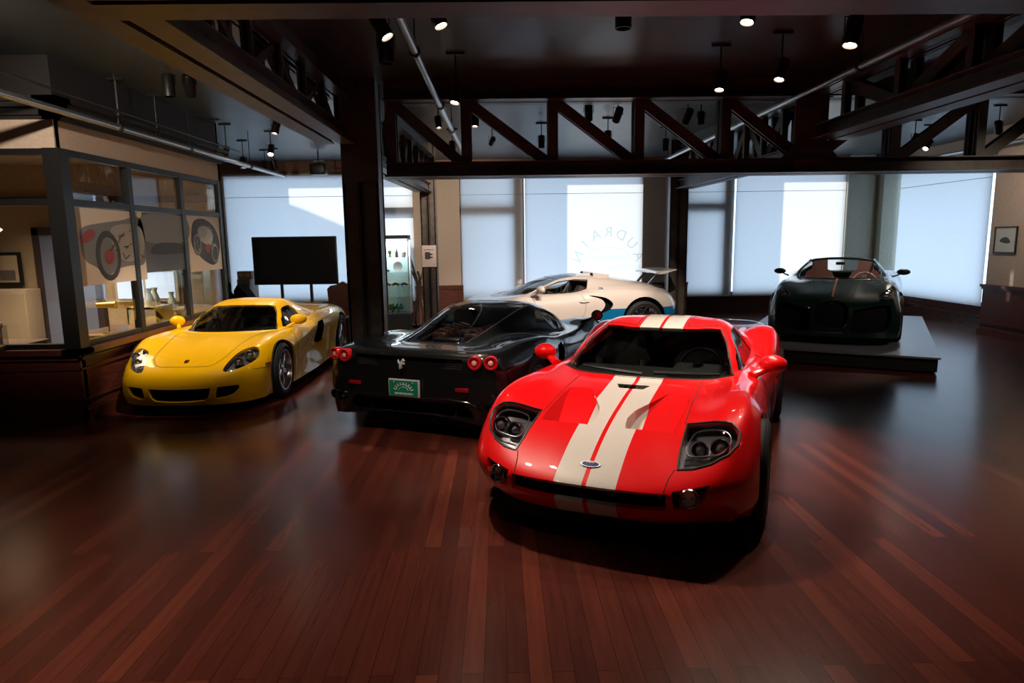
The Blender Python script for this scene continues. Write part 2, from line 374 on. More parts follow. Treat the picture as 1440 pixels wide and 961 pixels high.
CGT_ROWS = rows('''
.90,0,.12 .89,.25,.12 .86,.46,.12 .80,.64,.12 .72,.77,.12 .62,.85,.12 .53,.89,.12 .46,.90,.12 .42,.88,.12
.93,0,.22 .92,.25,.22 .89,.47,.22 .83,.66,.22 .74,.80,.22 .64,.87,.22 .54,.905,.22 .44,.91,.20 .38,.89,.12
.92,0,.37 .91,.25,.37 .88,.47,.37 .82,.66,.37 .73,.80,.37 .63,.875,.36 .52,.91,.34 .36,.915,.24 .30,.89,.12
.84,0,.49 .83,.24,.49 .80,.45,.49 .75,.63,.50 .67,.76,.51 .57,.86,.49 .45,.91,.44 .29,.92,.28 .24,.90,.12
.64,0,.595 .63,.24,.60 .61,.44,.605 .57,.60,.62 .50,.74,.64 .42,.85,.60 .32,.915,.52 .19,.925,.31 .15,.90,.12
.36,0,.675 .36,.24,.68 .35,.43,.685 .32,.59,.70 .28,.72,.73 .22,.84,.71 .15,.92,.58 .08,.93,.33 .05,.90,.12
0,0,.745 0,.24,.745 0,.42,.75 0,.57,.765 0,.70,.785 -.02,.83,.765 -.05,.93,.62 -.06,.935,.35 -.06,.91,.12
-.26,0,.77 -.26,.24,.77 -.29,.43,.77 -.32,.57,.775 -.33,.69,.79 -.33,.82,.775 -.33,.925,.62 -.33,.92,.35 -.33,.90,.12
-.36,0,.78 -.39,.26,.78 -.50,.46,.775 -.67,.645,.77 -.60,.74,.785 -.58,.83,.765 -.55,.915,.61 -.55,.89,.35 -.55,.91,.12
-.72,0,.94 -.74,.24,.935 -.84,.555,.90 -.92,.67,.785 -.88,.75,.785 -.86,.84,.76 -.85,.905,.60 -.85,.83,.35 -.85,.92,.12
-1.05,0,1.085 -1.07,.24,1.08 -1.12,.475,1.045 -1.15,.67,.81 -1.17,.76,.80 -1.2,.85,.765 -1.2,.90,.60 -1.2,.82,.35 -1.2,.93,.12
-1.45,0,1.15 -1.45,.24,1.145 -1.45,.475,1.095 -1.47,.68,.84 -1.5,.77,.83 -1.5,.86,.79 -1.5,.90,.61 -1.5,.84,.35 -1.5,.93,.12
-1.8,0,1.13 -1.8,.24,1.125 -1.8,.44,1.08 -1.8,.67,.89 -1.8,.78,.88 -1.8,.87,.83 -1.8,.915,.63 -1.8,.91,.35 -1.8,.91,.12
-2.2,0,.98 -2.2,.24,1.02 -2.2,.42,1.01 -2.2,.62,.93 -2.2,.75,.925 -2.2,.87,.87 -2.2,.94,.65 -2.2,.94,.36 -2.2,.91,.12
-2.7,0,.93 -2.7,.24,.96 -2.7,.42,.955 -2.7,.60,.92 -2.7,.73,.925 -2.7,.86,.88 -2.7,.95,.66 -2.7,.945,.37 -2.7,.90,.13
-3.15,0,.90 -3.15,.24,.92 -3.15,.42,.915 -3.15,.58,.905 -3.15,.70,.90 -3.15,.82,.86 -3.15,.92,.66 -3.15,.92,.40 -3.15,.87,.16
-3.55,0,.90 -3.55,.24,.90 -3.54,.42,.89 -3.51,.58,.87 -3.47,.69,.84 -3.42,.79,.78 -3.37,.86,.62 -3.37,.87,.40 -3.37,.84,.18
-3.62,0,.60 -3.62,.25,.60 -3.60,.44,.59 -3.56,.59,.57 -3.52,.70,.54 -3.47,.78,.50 -3.42,.83,.46 -3.41,.84,.35 -3.40,.82,.20
-3.60,0,.24 -3.60,.25,.24 -3.58,.44,.24 -3.55,.59,.24 -3.50,.69,.23 -3.47,.76,.23 -3.44,.80,.22 -3.42,.81,.21 -3.41,.81,.19
''')
ENZO_ROWS = rows('''
1.10,0,.13 1.05,.25,.13 .95,.46,.13 .80,.64,.13 .70,.78,.13 .60,.88,.13 .52,.94,.13 .46,.95,.13 .42,.93,.13
1.13,0,.25 1.07,.25,.25 .97,.47,.25 .83,.66,.25 .73,.82,.25 .63,.92,.25 .53,.97,.25 .44,.975,.22 .38,.95,.13
1.08,0,.38 1.02,.25,.38 .92,.47,.39 .80,.66,.40 .71,.81,.40 .61,.915,.39 .50,.975,.36 .35,.98,.25 .30,.95,.13
.95,0,.47 .90,.25,.48 .82,.45,.49 .72,.63,.52 .64,.78,.54 .55,.90,.50 .43,.97,.44 .28,.985,.28 .24,.95,.13
.66,0,.57 .64,.25,.58 .60,.44,.60 .56,.60,.64 .49,.75,.67 .41,.88,.63 .31,.965,.52 .19,.985,.31 .15,.95,.13
.35,0,.65 .35,.25,.655 .35,.43,.67 .32,.58,.71 .28,.73,.75 .22,.86,.72 .15,.97,.58 .08,.985,.33 .05,.95,.13
0,0,.715 0,.25,.72 0,.42,.73 0,.56,.765 0,.71,.795 -.02,.85,.775 -.05,.97,.62 -.06,.985,.35 -.06,.95,.13
-.25,0,.76 -.25,.25,.76 -.28,.43,.765 -.3,.56,.78 -.3,.70,.80 -.3,.84,.78 -.3,.96,.62 -.3,.96,.35 -.3,.93,.13
-.35,0,.775 -.38,.26,.775 -.50,.48,.77 -.68,.66,.755 -.62,.75,.755 -.58,.85,.735 -.55,.95,.60 -.55,.93,.35 -.55,.93,.13
-.75,0,.955 -.78,.25,.95 -.90,.58,.91 -.98,.73,.765 -.90,.79,.745 -.88,.87,.72 -.85,.94,.58 -.85,.90,.35 -.85,.93,.13
-1.10,0,1.085 -1.12,.25,1.08 -1.20,.50,1.035 -1.25,.74,.775 -1.2,.81,.75 -1.2,.88,.725 -1.2,.94,.58 -1.2,.89,.35 -1.2,.93,.13
-1.5,0,1.135 -1.5,.25,1.125 -1.5,.50,1.07 -1.5,.71,.815 -1.5,.80,.775 -1.5,.89,.755 -1.5,.95,.60 -1.5,.93,.35 -1.5,.94,.13
-1.85,0,1.12 -1.85,.25,1.11 -1.85,.48,1.045 -1.85,.64,.86 -1.85,.77,.80 -1.85,.91,.81 -1.85,.98,.64 -1.85,.98,.36 -1.85,.96,.13
-2.25,0,1.035 -2.25,.25,1.03 -2.25,.44,.975 -2.25,.57,.87 -2.25,.75,.865 -2.25,.91,.87 -2.25,1.005,.66 -2.25,1.0,.37 -2.25,.96,.13
-2.65,0,.94 -2.65,.25,.935 -2.65,.40,.90 -2.65,.53,.86 -2.65,.74,.905 -2.65,.90,.885 -2.65,1.01,.67 -2.65,1.005,.38 -2.65,.96,.14
-3.05,0,.855 -3.05,.25,.855 -3.05,.38,.845 -3.05,.52,.835 -3.05,.74,.89 -3.05,.88,.865 -3.05,.985,.67 -3.05,.985,.40 -3.05,.95,.16
-3.50,0,.825 -3.50,.25,.825 -3.49,.40,.825 -3.47,.56,.825 -3.44,.74,.835 -3.40,.87,.79 -3.36,.95,.66 -3.36,.96,.42 -3.36,.93,.18
-3.54,0,.64 -3.54,.25,.64 -3.53,.41,.64 -3.52,.57,.63 -3.50,.74,.61 -3.46,.86,.57 -3.42,.92,.52 -3.41,.93,.38 -3.40,.92,.22
-3.56,0,.42 -3.56,.25,.42 -3.55,.41,.42 -3.54,.57,.41 -3.51,.73,.40 -3.47,.84,.38 -3.44,.90,.36 -3.43,.91,.29 -3.42,.90,.18
-3.50,0,.24 -3.50,.25,.24 -3.50,.41,.22 -3.49,.57,.20 -3.48,.72,.18 -3.45,.82,.17 -3.44,.87,.17 -3.43,.88,.165 -3.43,.88,.16
''')
VEY_ROWS = rows('''
.80,0,.14 .79,.25,.14 .76,.48,.14 .70,.66,.14 .62,.79,.14 .55,.88,.14 .50,.93,.14 .46,.94,.14 .43,.92,.14
.85,0,.28 .84,.25,.28 .80,.48,.28 .73,.67,.28 .65,.81,.28 .57,.905,.28 .51,.95,.27 .44,.96,.23 .39,.94,.14
.86,0,.45 .84,.25,.45 .79,.47,.45 .71,.66,.45 .63,.80,.45 .55,.90,.44 .47,.955,.41 .35,.965,.27 .31,.945,.14
.78,0,.60 .76,.25,.60 .71,.46,.60 .63,.64,.60 .55,.78,.60 .47,.89,.57 .39,.955,.48 .27,.97,.30 .24,.945,.14
.55,0,.71 .54,.25,.71 .50,.45,.71 .45,.62,.71 .40,.77,.71 .34,.88,.67 .27,.96,.55 .17,.975,.33 .15,.945,.14
.30,0,.775 .30,.25,.775 .28,.45,.775 .26,.61,.775 .23,.76,.78 .19,.88,.74 .13,.965,.60 .07,.98,.35 .05,.945,.14
.05,0,.82 .04,.25,.82 .02,.44,.82 0,.60,.825 0,.75,.825 -.02,.87,.785 -.05,.97,.64 -.06,.985,.37 -.06,.95,.14
-.15,0,.84 -.18,.26,.84 -.24,.45,.845 -.30,.61,.85 -.30,.74,.84 -.30,.86,.80 -.30,.96,.65 -.30,.965,.37 -.30,.94,.14
-.28,0,.855 -.32,.27,.855 -.42,.47,.86 -.58,.64,.87 -.55,.75,.855 -.52,.86,.81 -.50,.945,.65 -.50,.95,.37 -.50,.93,.14
-.70,0,1.01 -.73,.27,1.00 -.85,.56,.965 -.90,.70,.87 -.87,.78,.85 -.85,.87,.80 -.85,.94,.65 -.85,.945,.37 -.85,.93,.14
-1.12,0,1.14 -1.14,.27,1.13 -1.22,.50,1.09 -1.25,.72,.88 -1.22,.80,.86 -1.2,.88,.81 -1.2,.945,.65 -1.2,.95,.37 -1.2,.94,.14
-1.5,0,1.19 -1.5,.27,1.18 -1.52,.50,1.13 -1.52,.73,.90 -1.5,.82,.88 -1.5,.90,.83 -1.5,.955,.66 -1.5,.95,.37 -1.5,.94,.14
-1.85,0,1.19 -1.85,.27,1.18 -1.85,.50,1.13 -1.85,.72,.99 -1.85,.83,.93 -1.85,.92,.86 -1.85,.97,.68 -1.85,.96,.37 -1.85,.94,.14
-2.25,0,1.14 -2.25,.27,1.13 -2.25,.49,1.10 -2.25,.68,1.02 -2.25,.82,.96 -2.25,.93,.88 -2.25,.985,.70 -2.25,.98,.38 -2.25,.95,.14
-2.70,0,1.06 -2.7,.27,1.055 -2.7,.48,1.03 -2.7,.66,.99 -2.7,.80,.94 -2.7,.92,.87 -2.7,.99,.70 -2.7,.985,.38 -2.7,.95,.15
-3.10,0,.97 -3.1,.27,.965 -3.1,.47,.95 -3.08,.64,.92 -3.06,.77,.88 -3.04,.88,.82 -3.02,.955,.68 -3.02,.955,.40 -3.02,.93,.18
-3.42,0,.84 -3.42,.27,.835 -3.40,.46,.82 -3.36,.62,.79 -3.31,.75,.76 -3.26,.85,.71 -3.22,.91,.60 -3.22,.915,.40 -3.22,.89,.20
-3.56,0,.62 -3.56,.27,.62 -3.53,.45,.61 -3.48,.61,.59 -3.42,.73,.56 -3.36,.82,.53 -3.31,.875,.48 -3.30,.88,.36 -3.30,.86,.21
-3.56,0,.40 -3.56,.27,.40 -3.54,.45,.40 -3.49,.60,.39 -3.43,.72,.38 -3.38,.80,.36 -3.34,.85,.34 -3.33,.86,.28 -3.33,.85,.21
-3.46,0,.22 -3.46,.27,.22 -3.44,.45,.22 -3.41,.60,.21 -3.38,.71,.21 -3.36,.77,.20 -3.35,.82,.20 -3.34,.83,.20 -3.34,.83,.20
''')
MIS_ROWS = rows('''
.84,0,.13 .83,.25,.13 .81,.48,.13 .77,.68,.13 .71,.83,.13 .62,.92,.13 .54,.97,.13 .47,.98,.13 .43,.96,.13
.88,0,.28 .86,.25,.28 .83,.48,.28 .79,.68,.28 .73,.85,.28 .64,.94,.28 .55,.99,.27 .45,1.0,.23 .39,.97,.13
.88,0,.45 .85,.25,.45 .81,.47,.45 .77,.67,.45 .71,.84,.46 .62,.935,.45 .51,.99,.42 .36,1.0,.27 .31,.97,.13
.82,0,.60 .78,.24,.60 .73,.46,.60 .69,.66,.61 .64,.82,.62 .56,.92,.60 .43,.985,.52 .28,1.005,.31 .24,.97,.13
.62,0,.71 .60,.24,.71 .56,.44,.705 .53,.63,.71 .49,.79,.74 .42,.90,.71 .30,.98,.58 .18,1.005,.34 .15,.97,.13
.33,0,.785 .32,.24,.78 .30,.43,.77 .29,.61,.79 .26,.77,.82 .20,.89,.79 .14,.98,.63 .08,1.005,.36 .05,.97,.13
.03,0,.84 .03,.24,.83 .02,.42,.82 0,.59,.835 0,.75,.865 -.02,.88,.83 -.05,.98,.66 -.06,1.0,.37 -.06,.96,.13
-.18,0,.87 -.2,.25,.865 -.25,.44,.86 -.3,.60,.865 -.3,.73,.875 -.3,.86,.84 -.3,.965,.66 -.3,.97,.37 -.3,.95,.13
-.30,0,.885 -.34,.27,.885 -.45,.47,.885 -.64,.66,.89 -.6,.75,.875 -.55,.85,.84 -.5,.95,.66 -.5,.955,.37 -.5,.94,.13
-.68,0,1.04 -.71,.27,1.03 -.84,.585,.99 -.92,.71,.90 -.88,.78,.87 -.85,.86,.83 -.85,.94,.66 -.85,.945,.37 -.85,.93,.13
-1.05,0,1.165 -1.07,.27,1.155 -1.17,.51,1.11 -1.22,.72,.91 -1.2,.80,.88 -1.2,.87,.83 -1.2,.94,.66 -1.2,.945,.37 -1.2,.94,.13
-1.3,0,1.195 -1.32,.27,1.19 -1.42,.51,1.14 -1.48,.73,.93 -1.5,.82,.90 -1.5,.89,.85 -1.5,.95,.67 -1.5,.95,.37 -1.5,.94,.13
-1.9,0,.86 -1.9,.25,.88 -1.9,.46,1.04 -1.9,.66,.98 -1.9,.80,.93 -1.9,.92,.88 -1.9,.98,.69 -1.9,.97,.37 -1.9,.95,.13
-2.3,0,.84 -2.3,.25,.87 -2.3,.48,1.01 -2.3,.66,.98 -2.3,.80,.95 -2.3,.93,.90 -2.3,1.0,.70 -2.3,.99,.38 -2.3,.96,.13
-2.7,0,.84 -2.7,.25,.87 -2.7,.48,.95 -2.7,.66,.96 -2.7,.80,.94 -2.7,.93,.89 -2.7,1.01,.70 -2.7,1.0,.38 -2.7,.96,.15
-3.2,0,.92 -3.2,.27,.92 -3.2,.47,.92 -3.2,.64,.91 -3.2,.77,.89 -3.18,.89,.84 -3.16,.97,.68 -3.16,.97,.40 -3.16,.94,.18
-3.62,0,.82 -3.62,.27,.82 -3.6,.46,.82 -3.57,.62,.80 -3.53,.75,.78 -3.48,.86,.73 -3.44,.93,.60 -3.44,.93,.40 -3.44,.9,.2
-3.56,0,.30 -3.56,.27,.30 -3.54,.45,.3 -3.5,.6,.3 -3.48,.72,.28 -3.46,.8,.27 -3.44,.86,.25 -3.43,.87,.23 -3.43,.87,.21
''')
POSE = {'gt': (.851, 4.520, -1.995, 0.), 'cgt': (-3.544, 7.912, -1.599, 0.), 'enzo': (.344, 9.271, 1.216, 0.), 'vey': (-.085, 13.12, 3.345, 0.), 'mis': (5.6, 11.3, -1.75, .28)}
def squeeze(R, fy, fz, fx=None):
    return [[(fx(x) if fx else x, y*fy(x), z*fz(x)) for x, y, z in r] for r in R]
def lerpf(*kp):
    xs = [k[0] for k in kp]; ys = [k[1] for k in kp]
    return lambda x: float(np.interp(x, xs, ys))
CGT_ROWS = squeeze(CGT_ROWS, lerpf((-3.6, .96), (-2.7, .975), (-1.2, .96), (-.4, .96), (0, .955), (.3, .90), (.6, .86), (.95, .84)), lerpf((-3.6, .97), (-.8, .965), (0, .955), (.95, .97)), lerpf((-3.6, -3.5), (-2.73, -2.73), (0, 0), (.95, .93)))
POSE['cgt'] = (-3.4925, 7.9149, -1.5703, 0.)
POSE['enzo'] = (.4922, 9.3175, 1.169, 0.); POSE['vey'] = (-.2188, 12.516, 3.296, 0.); POSE['mis'] = (5.1, 10.1, -2.07, .23)
POSE['mis'] = (5.30, 10.36, -2.097, .2325)
MIS_ROWS = squeeze(MIS_ROWS, lerpf((-3.6, .96), (-1.5, .97), (-1.1, 1.0), (-.6, .99), (0, .955), (.9, .94)), lambda x: 1.)
MIS_ROWS = [[(x, y, z+max(0, z-.6)*.13*min(1, max(.35, 1-(-x-1.4)/1.))) for x, y, z in r] for r in MIS_ROWS]
def warpz(R, f): return [[(x, y, z+f(x, y, z)) for x, y, z in r] for r in R]
_k = lerpf((-3.6, -.05), (-2.0, -.05), (-1.6, -.03), (-1.2, -.02), (-.8, 0), (1, 0))
CGT_ROWS = warpz(CGT_ROWS, lambda x, y, z: _k(x)*min(1, max(0, (z-.5)/.3)))
_k2 = lerpf((-3.5, -.01), (-3.0, -.045), (-1.9, -.035), (-1.4, -.01), (1, 0))
ENZO_ROWS = warpz(ENZO_ROWS, lambda x, y, z: _k2(x)*min(1, max(0, (y-.5)/.2))*min(1, max(0, (z-.6)/.2)))
_k3 = lerpf((-3.6, 0), (-.6, 0), (0, -.04), (.9, -.05))
VEY_ROWS = warpz(VEY_ROWS, lambda x, y, z: _k3(x)*min(1, max(0, (z-.3)/.3)))
MIS_ROWS = [[(x, y*(1+.06*max(0, 1-abs(x+.75)/.5)*(1 if y > .5 else .6)) if z > .88 else y*(1-.035*max(0., min(1, (x+.2)/.4))*(1 if y > .6 else 0)), z) for x, y, z in r] for r in MIS_ROWS]

for r_ in range(10, 16):
    row = CGT_ROWS[r_]; c6 = row[6]; c7 = row[7]; row[6] = (c6[0], c6[1], c6[2]+.055); row[7] = (c7[0], c7[1]-.015, c7[2]+.04)
# ---------------------------------------------------------------- car builder
BLACK = mat('black_plastic', (.012, .012, .013), .45)
RUBBER = mat('tyre_rubber', (.014, .014, .014), .75)
WELL = mat('wheel_well_black', (.006, .006, .006), .9)
GRILLE = mat('dark_mesh', (.004, .004, .005), .85, spec=.15)
CHROME = mat('chrome', (.8, .8, .8), .08, 1.)
ALLOY = mat('silver_alloy', (.5, .5, .52), .28, 1.)
BRIGHT_ALLOY = mat('bright_alloy', (.62, .62, .64), .22, 1.)
DARK_ALLOY = mat('dark_alloy', (.10, .10, .11), .3, 1.)
EMB = mat('emblem_silver', (.68, .68, .68), .35, .25)
DISC = mat('brake_disc', (.25, .25, .25), .35, 1.)
GAP = mat('panel_gap_black', (.004, .004, .004), .9)
LEATHER = mat('black_leather', (.02, .018, .017), .45)
BROWN = mat('brown_leather', (.11, .036, .022), .5)
GLASS = glass_mat('car_glass', (.28, .30, .29))
DGLASS = glass_mat('dark_car_glass', (.12, .13, .13))
LENS = glass_mat('lamp_lens', (.85, .85, .87))
LAMPIN = mat('lamp_housing', (.16, .16, .17), .3, .5)
RED_LAMP = mat('red_lamp', (.55, .01, .015), .12, 0., .6, 1.)
def paint(name, col, rough=.28, metal=0., flake=False):
    m = mat(name, col, max(rough, .35), metal, .12, 1., coatr=.02)
    return m
def wheel(parent, x, y, sg, R, rr, w, style, rimmat=None, caliper=None, steer=0.):
    """tyre, rim, spokes, disc; local axis +z points outward"""
    rimmat = rimmat or ALLOY
    M = T(x, sg*y, R) @ RZ(steer) @ RX(-math.pi/2*sg)     # local +z -> outward
    root = bpy.data.objects.new('wheel', None); link(root, parent); root.matrix_local = M; root.empty_display_size = .1
    h = w/2; rb = rr
    t = MB(); prof = [(rb-.005, -h+.02), (rb+.01, -h+.005), ((rb+R)/2, -h-.006), (R-.02, -h+.006), (R-.004, -h+.022), (R, -h+.05), (R, h-.05), (R-.004, h-.022), (R-.02, h-.006), ((rb+R)/2, h+.006), (rb+.01, h-.005), (rb-.005, h-.02)]
    t.lathe(prof, 48)
    for k in (-.5, -.17, .17, .5):
        t.lathe([(R+.0005, k*w*.8-.004), (R-.006, k*w*.8), (R+.0005, k*w*.8+.004)], 48)
    t.build('tyre', RUBBER, root)
    r = MB(); r.lathe([(rb-.006, h-.022), (rb+.006, h-.012), (rb+.004, h-.004), (rb-.01, h-.004), (rb-.016, h-.02), (rb-.03, h-.05), (rb-.045, -h+.03), (rb-.02, -h+.02), (rb, -h+.02), (rb-.02, 0)], 48, closed=True)
    z = h-.03; n = {'five': 5, 'split5': 5, 'y7': 7, 'multi': 10}[style]
    def spoke(a0, r0, r1, w0, w1, z0, z1, a1=None, th=.03):
        a1 = a0 if a1 is None else a1
        p = Vector((math.cos(a0)*r0, math.sin(a0)*r0, z0)); q = Vector((math.cos(a1)*r1, math.sin(a1)*r1, z1)); d = (q-p).normalized()
        s = d.cross(Vector((0, 0, 1))).normalized(); vs = []
        for t_, ww in ((0, w0), (.5, (w0+w1)/2*.92), (1, w1)):
            c = p.lerp(q, t_); c.z += .012*math.sin(t_*math.pi)
            vs += [c-s*ww/2-Vector((0, 0, .004)), c-s*ww*.28+Vector((0, 0, .006)), c+s*ww*.28+Vector((0, 0, .006)), c+s*ww/2-Vector((0, 0, .004)), c+s*ww/2-Vector((0, 0, th)), c-s*ww/2-Vector((0, 0, th))]
        fs = []
        for i in range(2):
            for k in range(6): fs.append((i*6+k, i*6+(k+1) % 6, (i+1)*6+(k+1) % 6, (i+1)*6+k))
        fs += [tuple(range(6))[::-1], tuple(range(12, 18))]
        r.add(vs, fs)
    for k in range(n):
        a = 2*math.pi*k/n+.3
        if style == 'five': spoke(a, .03, rb-.02, .075, .06, z-.015, z-.02)
        elif style == 'split5':
            spoke(a-.12, .03, rb-.02, .05, .035, z-.015, z-.02, a-.17); spoke(a+.12, .03, rb-.02, .05, .035, z-.015, z-.02, a+.17)
        elif style == 'y7':
            spoke(a, .03, rb*.6, .04, .036, z-.01, z-.012); spoke(a, rb*.55, rb-.02, .03, .03, z-.012, z-.02, a+.3); spoke(a, rb*.55, rb-.02, .03, .03, z-.012, z-.02, a-.3)
        else: spoke(a, .03, rb-.02, .03, .025, z-.015, z-.02)
    r.lathe([(0, z+.004), (.03, z+.004), (.038, z-.004), (.06, z-.012), (.065, z-.05), (0, z-.05)], 24)
    r.build('rim', rimmat, root)
    d = MB(); d.lathe([(.05, 0), (rb-.06, 0), (rb-.06, -.03), (.05, -.03)], 36, closed=True); d.build('brake_disc', DISC, root)
    c = MB(); c.prism([(math.cos(a)*q, math.sin(a)*q) for q, rg in ((rb-.05, range(0, 7)), (rb-.13, range(6, -1, -1))) for a in [2.2+i*.13 for i in rg]], -.06, .025); c.build('brake_caliper', caliper or mat('caliper_yellow', (.5, .32, .02), .4), root)
    return root
def tube_on(S, uvs, r=.0028, lift=.0, n=5, mb=None, mirror=True):
    mb = mb or MB(); u = [p[0] for p in uvs]; v = [p[1] for p in uvs]; P = S.ev(u, v)+S.nrm(u, np.abs(v))*lift*np.array([1, 1, 1])
    mb.tube([tuple(p) for p in P], r, n, caps=False)
    if mirror: mb.tube([(p[0], -p[1], p[2]) for p in P], r, n, caps=False)
    return mb
def gap_lines(S, root, paths, name='panel_gap', r=.0028, mt=None):
    for uv in paths:
        cen = max(abs(p[1]) for p in uv) < 1e-6 or min(p[1] for p in uv) < 1e-6
        u = [p[0] for p in uv]; v = [p[1] for p in uv]; P = S.ev(u, v)
        if cen and uv[0][1] < 1e-6:       # crosses the centre line: one continuous line
            Q = [(p[0], -p[1], p[2]) for p in P[::-1]]+[tuple(p) for p in P[1:]]; m = MB(); m.tube(Q, r, 5, caps=False); m.build(name, mt or GAP, root)
        else:
            for sg in (1, -1): m = MB(); m.tube([(p[0], sg*p[1], p[2]) for p in P], r, 5, caps=False); m.build(name, mt or GAP, root)
def uvpath(S, pts, axes, near=None, box=None, d=.05, smooth=False):
    P = catmull(pts, 8, False) if smooth else densify(pts, d, False)
    return S.inv(P, axes, near, box)
def uvpoly(S, pts, axes, near=None, box=None, d=.06, smooth=0):
    P = catmull(pts, smooth, True) if smooth else densify(pts, d, True)
    return S.inv(P, axes, near, box)
def arch(S, x0, z0, r, n=26, zb=.11, y=.95, box=None):
    a0 = math.asin(min(1, max(-1, (z0-zb)/r)))
    an = [-a0+(math.pi+2*a0)*i/n for i in range(n+1)]
    pts = [(x0+r*math.cos(a), z0+r*math.sin(a)) for a in an]
    uv = S.inv(pts, (0, 2), (1, y), box)
    e = S.C-1+.5
    return [(uv[0][0], e)]+[(uv[0][0], S.C-1-.02)]+uv[1:-1]+[(uv[-1][0], S.C-1-.02)]+[(uv[-1][0], e)]
def mirror_obj(o, name=None):
    c = o.copy(); c.data = o.data.copy(); C.objects.link(c); c.parent = o.parent
    for v in c.data.vertices: v.co.y = -v.co.y
    c.data.flip_normals(); return c
def interior(root, xd, ys, zs, seat=LEATHER, wheel_y=.36, dash=LEATHER, xs=-1.35, zt=.86, back=.98, rim=None):
    """dashboard, two bucket seats, steering wheel, bulkhead tub"""
    m = MB(); m.rbox(xd-.55, xd+.1, -.66, .66, .45, zs, .06); m.rbox(xd-.62, xd-.1, wheel_y-.2, wheel_y+.2, zs-.08, zs+.035, .04); m.build('dashboard', dash, root)
    m = MB(); m.rbox(xs-.75, xd-.4, -.09, .09, .2, .56, .04); m.box(xs-.45, xd, -.72, .72, .14, .2); m.box(xs-.5, xs-.44, -.68, .68, .2, .8); m.build('centre_console', dash, root)
    for sg in (1, -1):
        s = MB(); b = T(xs, sg*wheel_y, 0)
        s.rbox(-.02, .5, -.22, .22, .24, .38, .05, b); s.rbox(-.05, .48, .17, .25, .26, .46, .035, b); s.rbox(-.05, .48, -.25, -.17, .26, .46, .035, b)
        k = T(xs, sg*wheel_y, .34) @ RY(-.38)
        L = (back-.34)/math.cos(.38)
        s.prism([(-.24, 0), (.24, 0), (.255, L*.62), (.2, L*.75), (.13, L*.8), (.12, L), (-.12, L), (-.13, L*.8), (-.2, L*.75), (-.255, L*.62)], -.06, .06, k @ Matrix(((0, 0, 1, 0), (1, 0, 0, 0), (0, 1, 0, 0), (0, 0, 0, 1))))
        s.rbox(.02, .12, .15, .25, .02, L*.62, .03, k); s.rbox(.02, .12, -.25, -.15, .02, L*.62, .03, k)
        s.build('seat', seat, root)
    m = MB(); k = T(xd-.68, wheel_y, zs-.03) @ RY(-.42)
    pts = [k @ Vector((0, .18*math.cos(a), .18*math.sin(a))) for a in [2*math.pi*i/28 for i in range(28)]]
    m.tube(pts, .015, 8, closed=True)
    m.tube([k @ Vector((0, .17, 0)), k @ Vector((.03, 0, 0)), k @ Vector((0, -.17, 0))], .016, 6); m.tube([k @ Vector((.03, 0, 0)), k @ Vector((0, 0, -.17))], .016, 6)
    m.tube([k @ Vector((.02, 0, 0)), k @ Vector((.3, 0, 0))], .04, 10)
    m.build('steering_wheel', rim or BLACK, root)
def mirror_pair(root, base, tip, size, material, glassm=CHROME, stalk=.02, rot=0.):
    for sg in (1, -1):
        m = MB(); b = bmesh.new(); bmesh.ops.create_uvsphere(b, u_segments=20, v_segments=12, radius=1)
        for v in b.verts:
            v.co.x = (v.co.x if v.co.x > 0 else v.co.x*.35)
        b.verts.index_update(); Mx = T(tip[0], sg*tip[1], tip[2]) @ RZ(sg*rot) @ SC(size[0], size[1], size[2])
        m.add([v.co.copy() for v in b.verts], [[v.index for v in f.verts] for f in b.faces], True, Mx); b.free()
        mid = (Vector(base)+Vector(tip))/2+Vector((0, 0, -.01))
        m.tube([(p[0], sg*p[1], p[2]) for p in (base, mid, (tip[0]-.0, tip[1]-size[1]*.35, tip[2]-size[2]*.3))], [stalk*1.3, stalk, stalk*1.2], 10, flat=.7)
        o = m.build('door_mirror', material, root)
        g = MB(); g.lathe([(0, 0), (1, 0)], 20, T(tip[0]-size[0]*.36, sg*tip[1], tip[2]) @ RZ(sg*rot) @ RY(-math.pi/2) @ SC(size[2]*.8, size[1]*.85, 1)); g.build('mirror_glass', glassm, o)
def underbody(root, xf, xr, wb, yw=.60, z0=.10, z1=.20, yo=.86):
    m = MB(); m.box(xr, xf, -yw, yw, z0, z1)
    for sg in (1, -1): m.box(-wb+.42, -.42, min(sg*yw, sg*yo), max(sg*yw, sg*yo), z0, z1)
    m.build('underbody', WELL, root)
def wells(root, wb, rf, rb, yf=.90, yr=.92, zf=.34, zr=.36, yin=.52):
    for x, r, z, yo in ((0, rf, zf, yf), (-wb, rb, zr, yr)):
        for sg in (1, -1):
            m = MB(); a = [(-.35+(math.pi+.7)*i/20) for i in range(21)]
            v = []; f = []
            for k, t in enumerate(a):
                for y in (yin, yo): v.append((x+r*math.cos(t), sg*y, z+r*math.sin(t)))
            for k in range(20): f.append((2*k, 2*k+1, 2*k+3, 2*k+2))
            c = len(v); v.append((x, sg*yin, z)); f += [(c, 2*k, 2*k+2) for k in range(20)]
            m.add(v, f, True); m.build('wheel_well', WELL, root)
def car_root(key, name, label, cat='car'):
    p = POSE[key]; return thing(name, label, cat, (p[0], p[1], p[3]), p[2])
def poly_plate(S, uv, thick, mb, lift=.002):
    pass
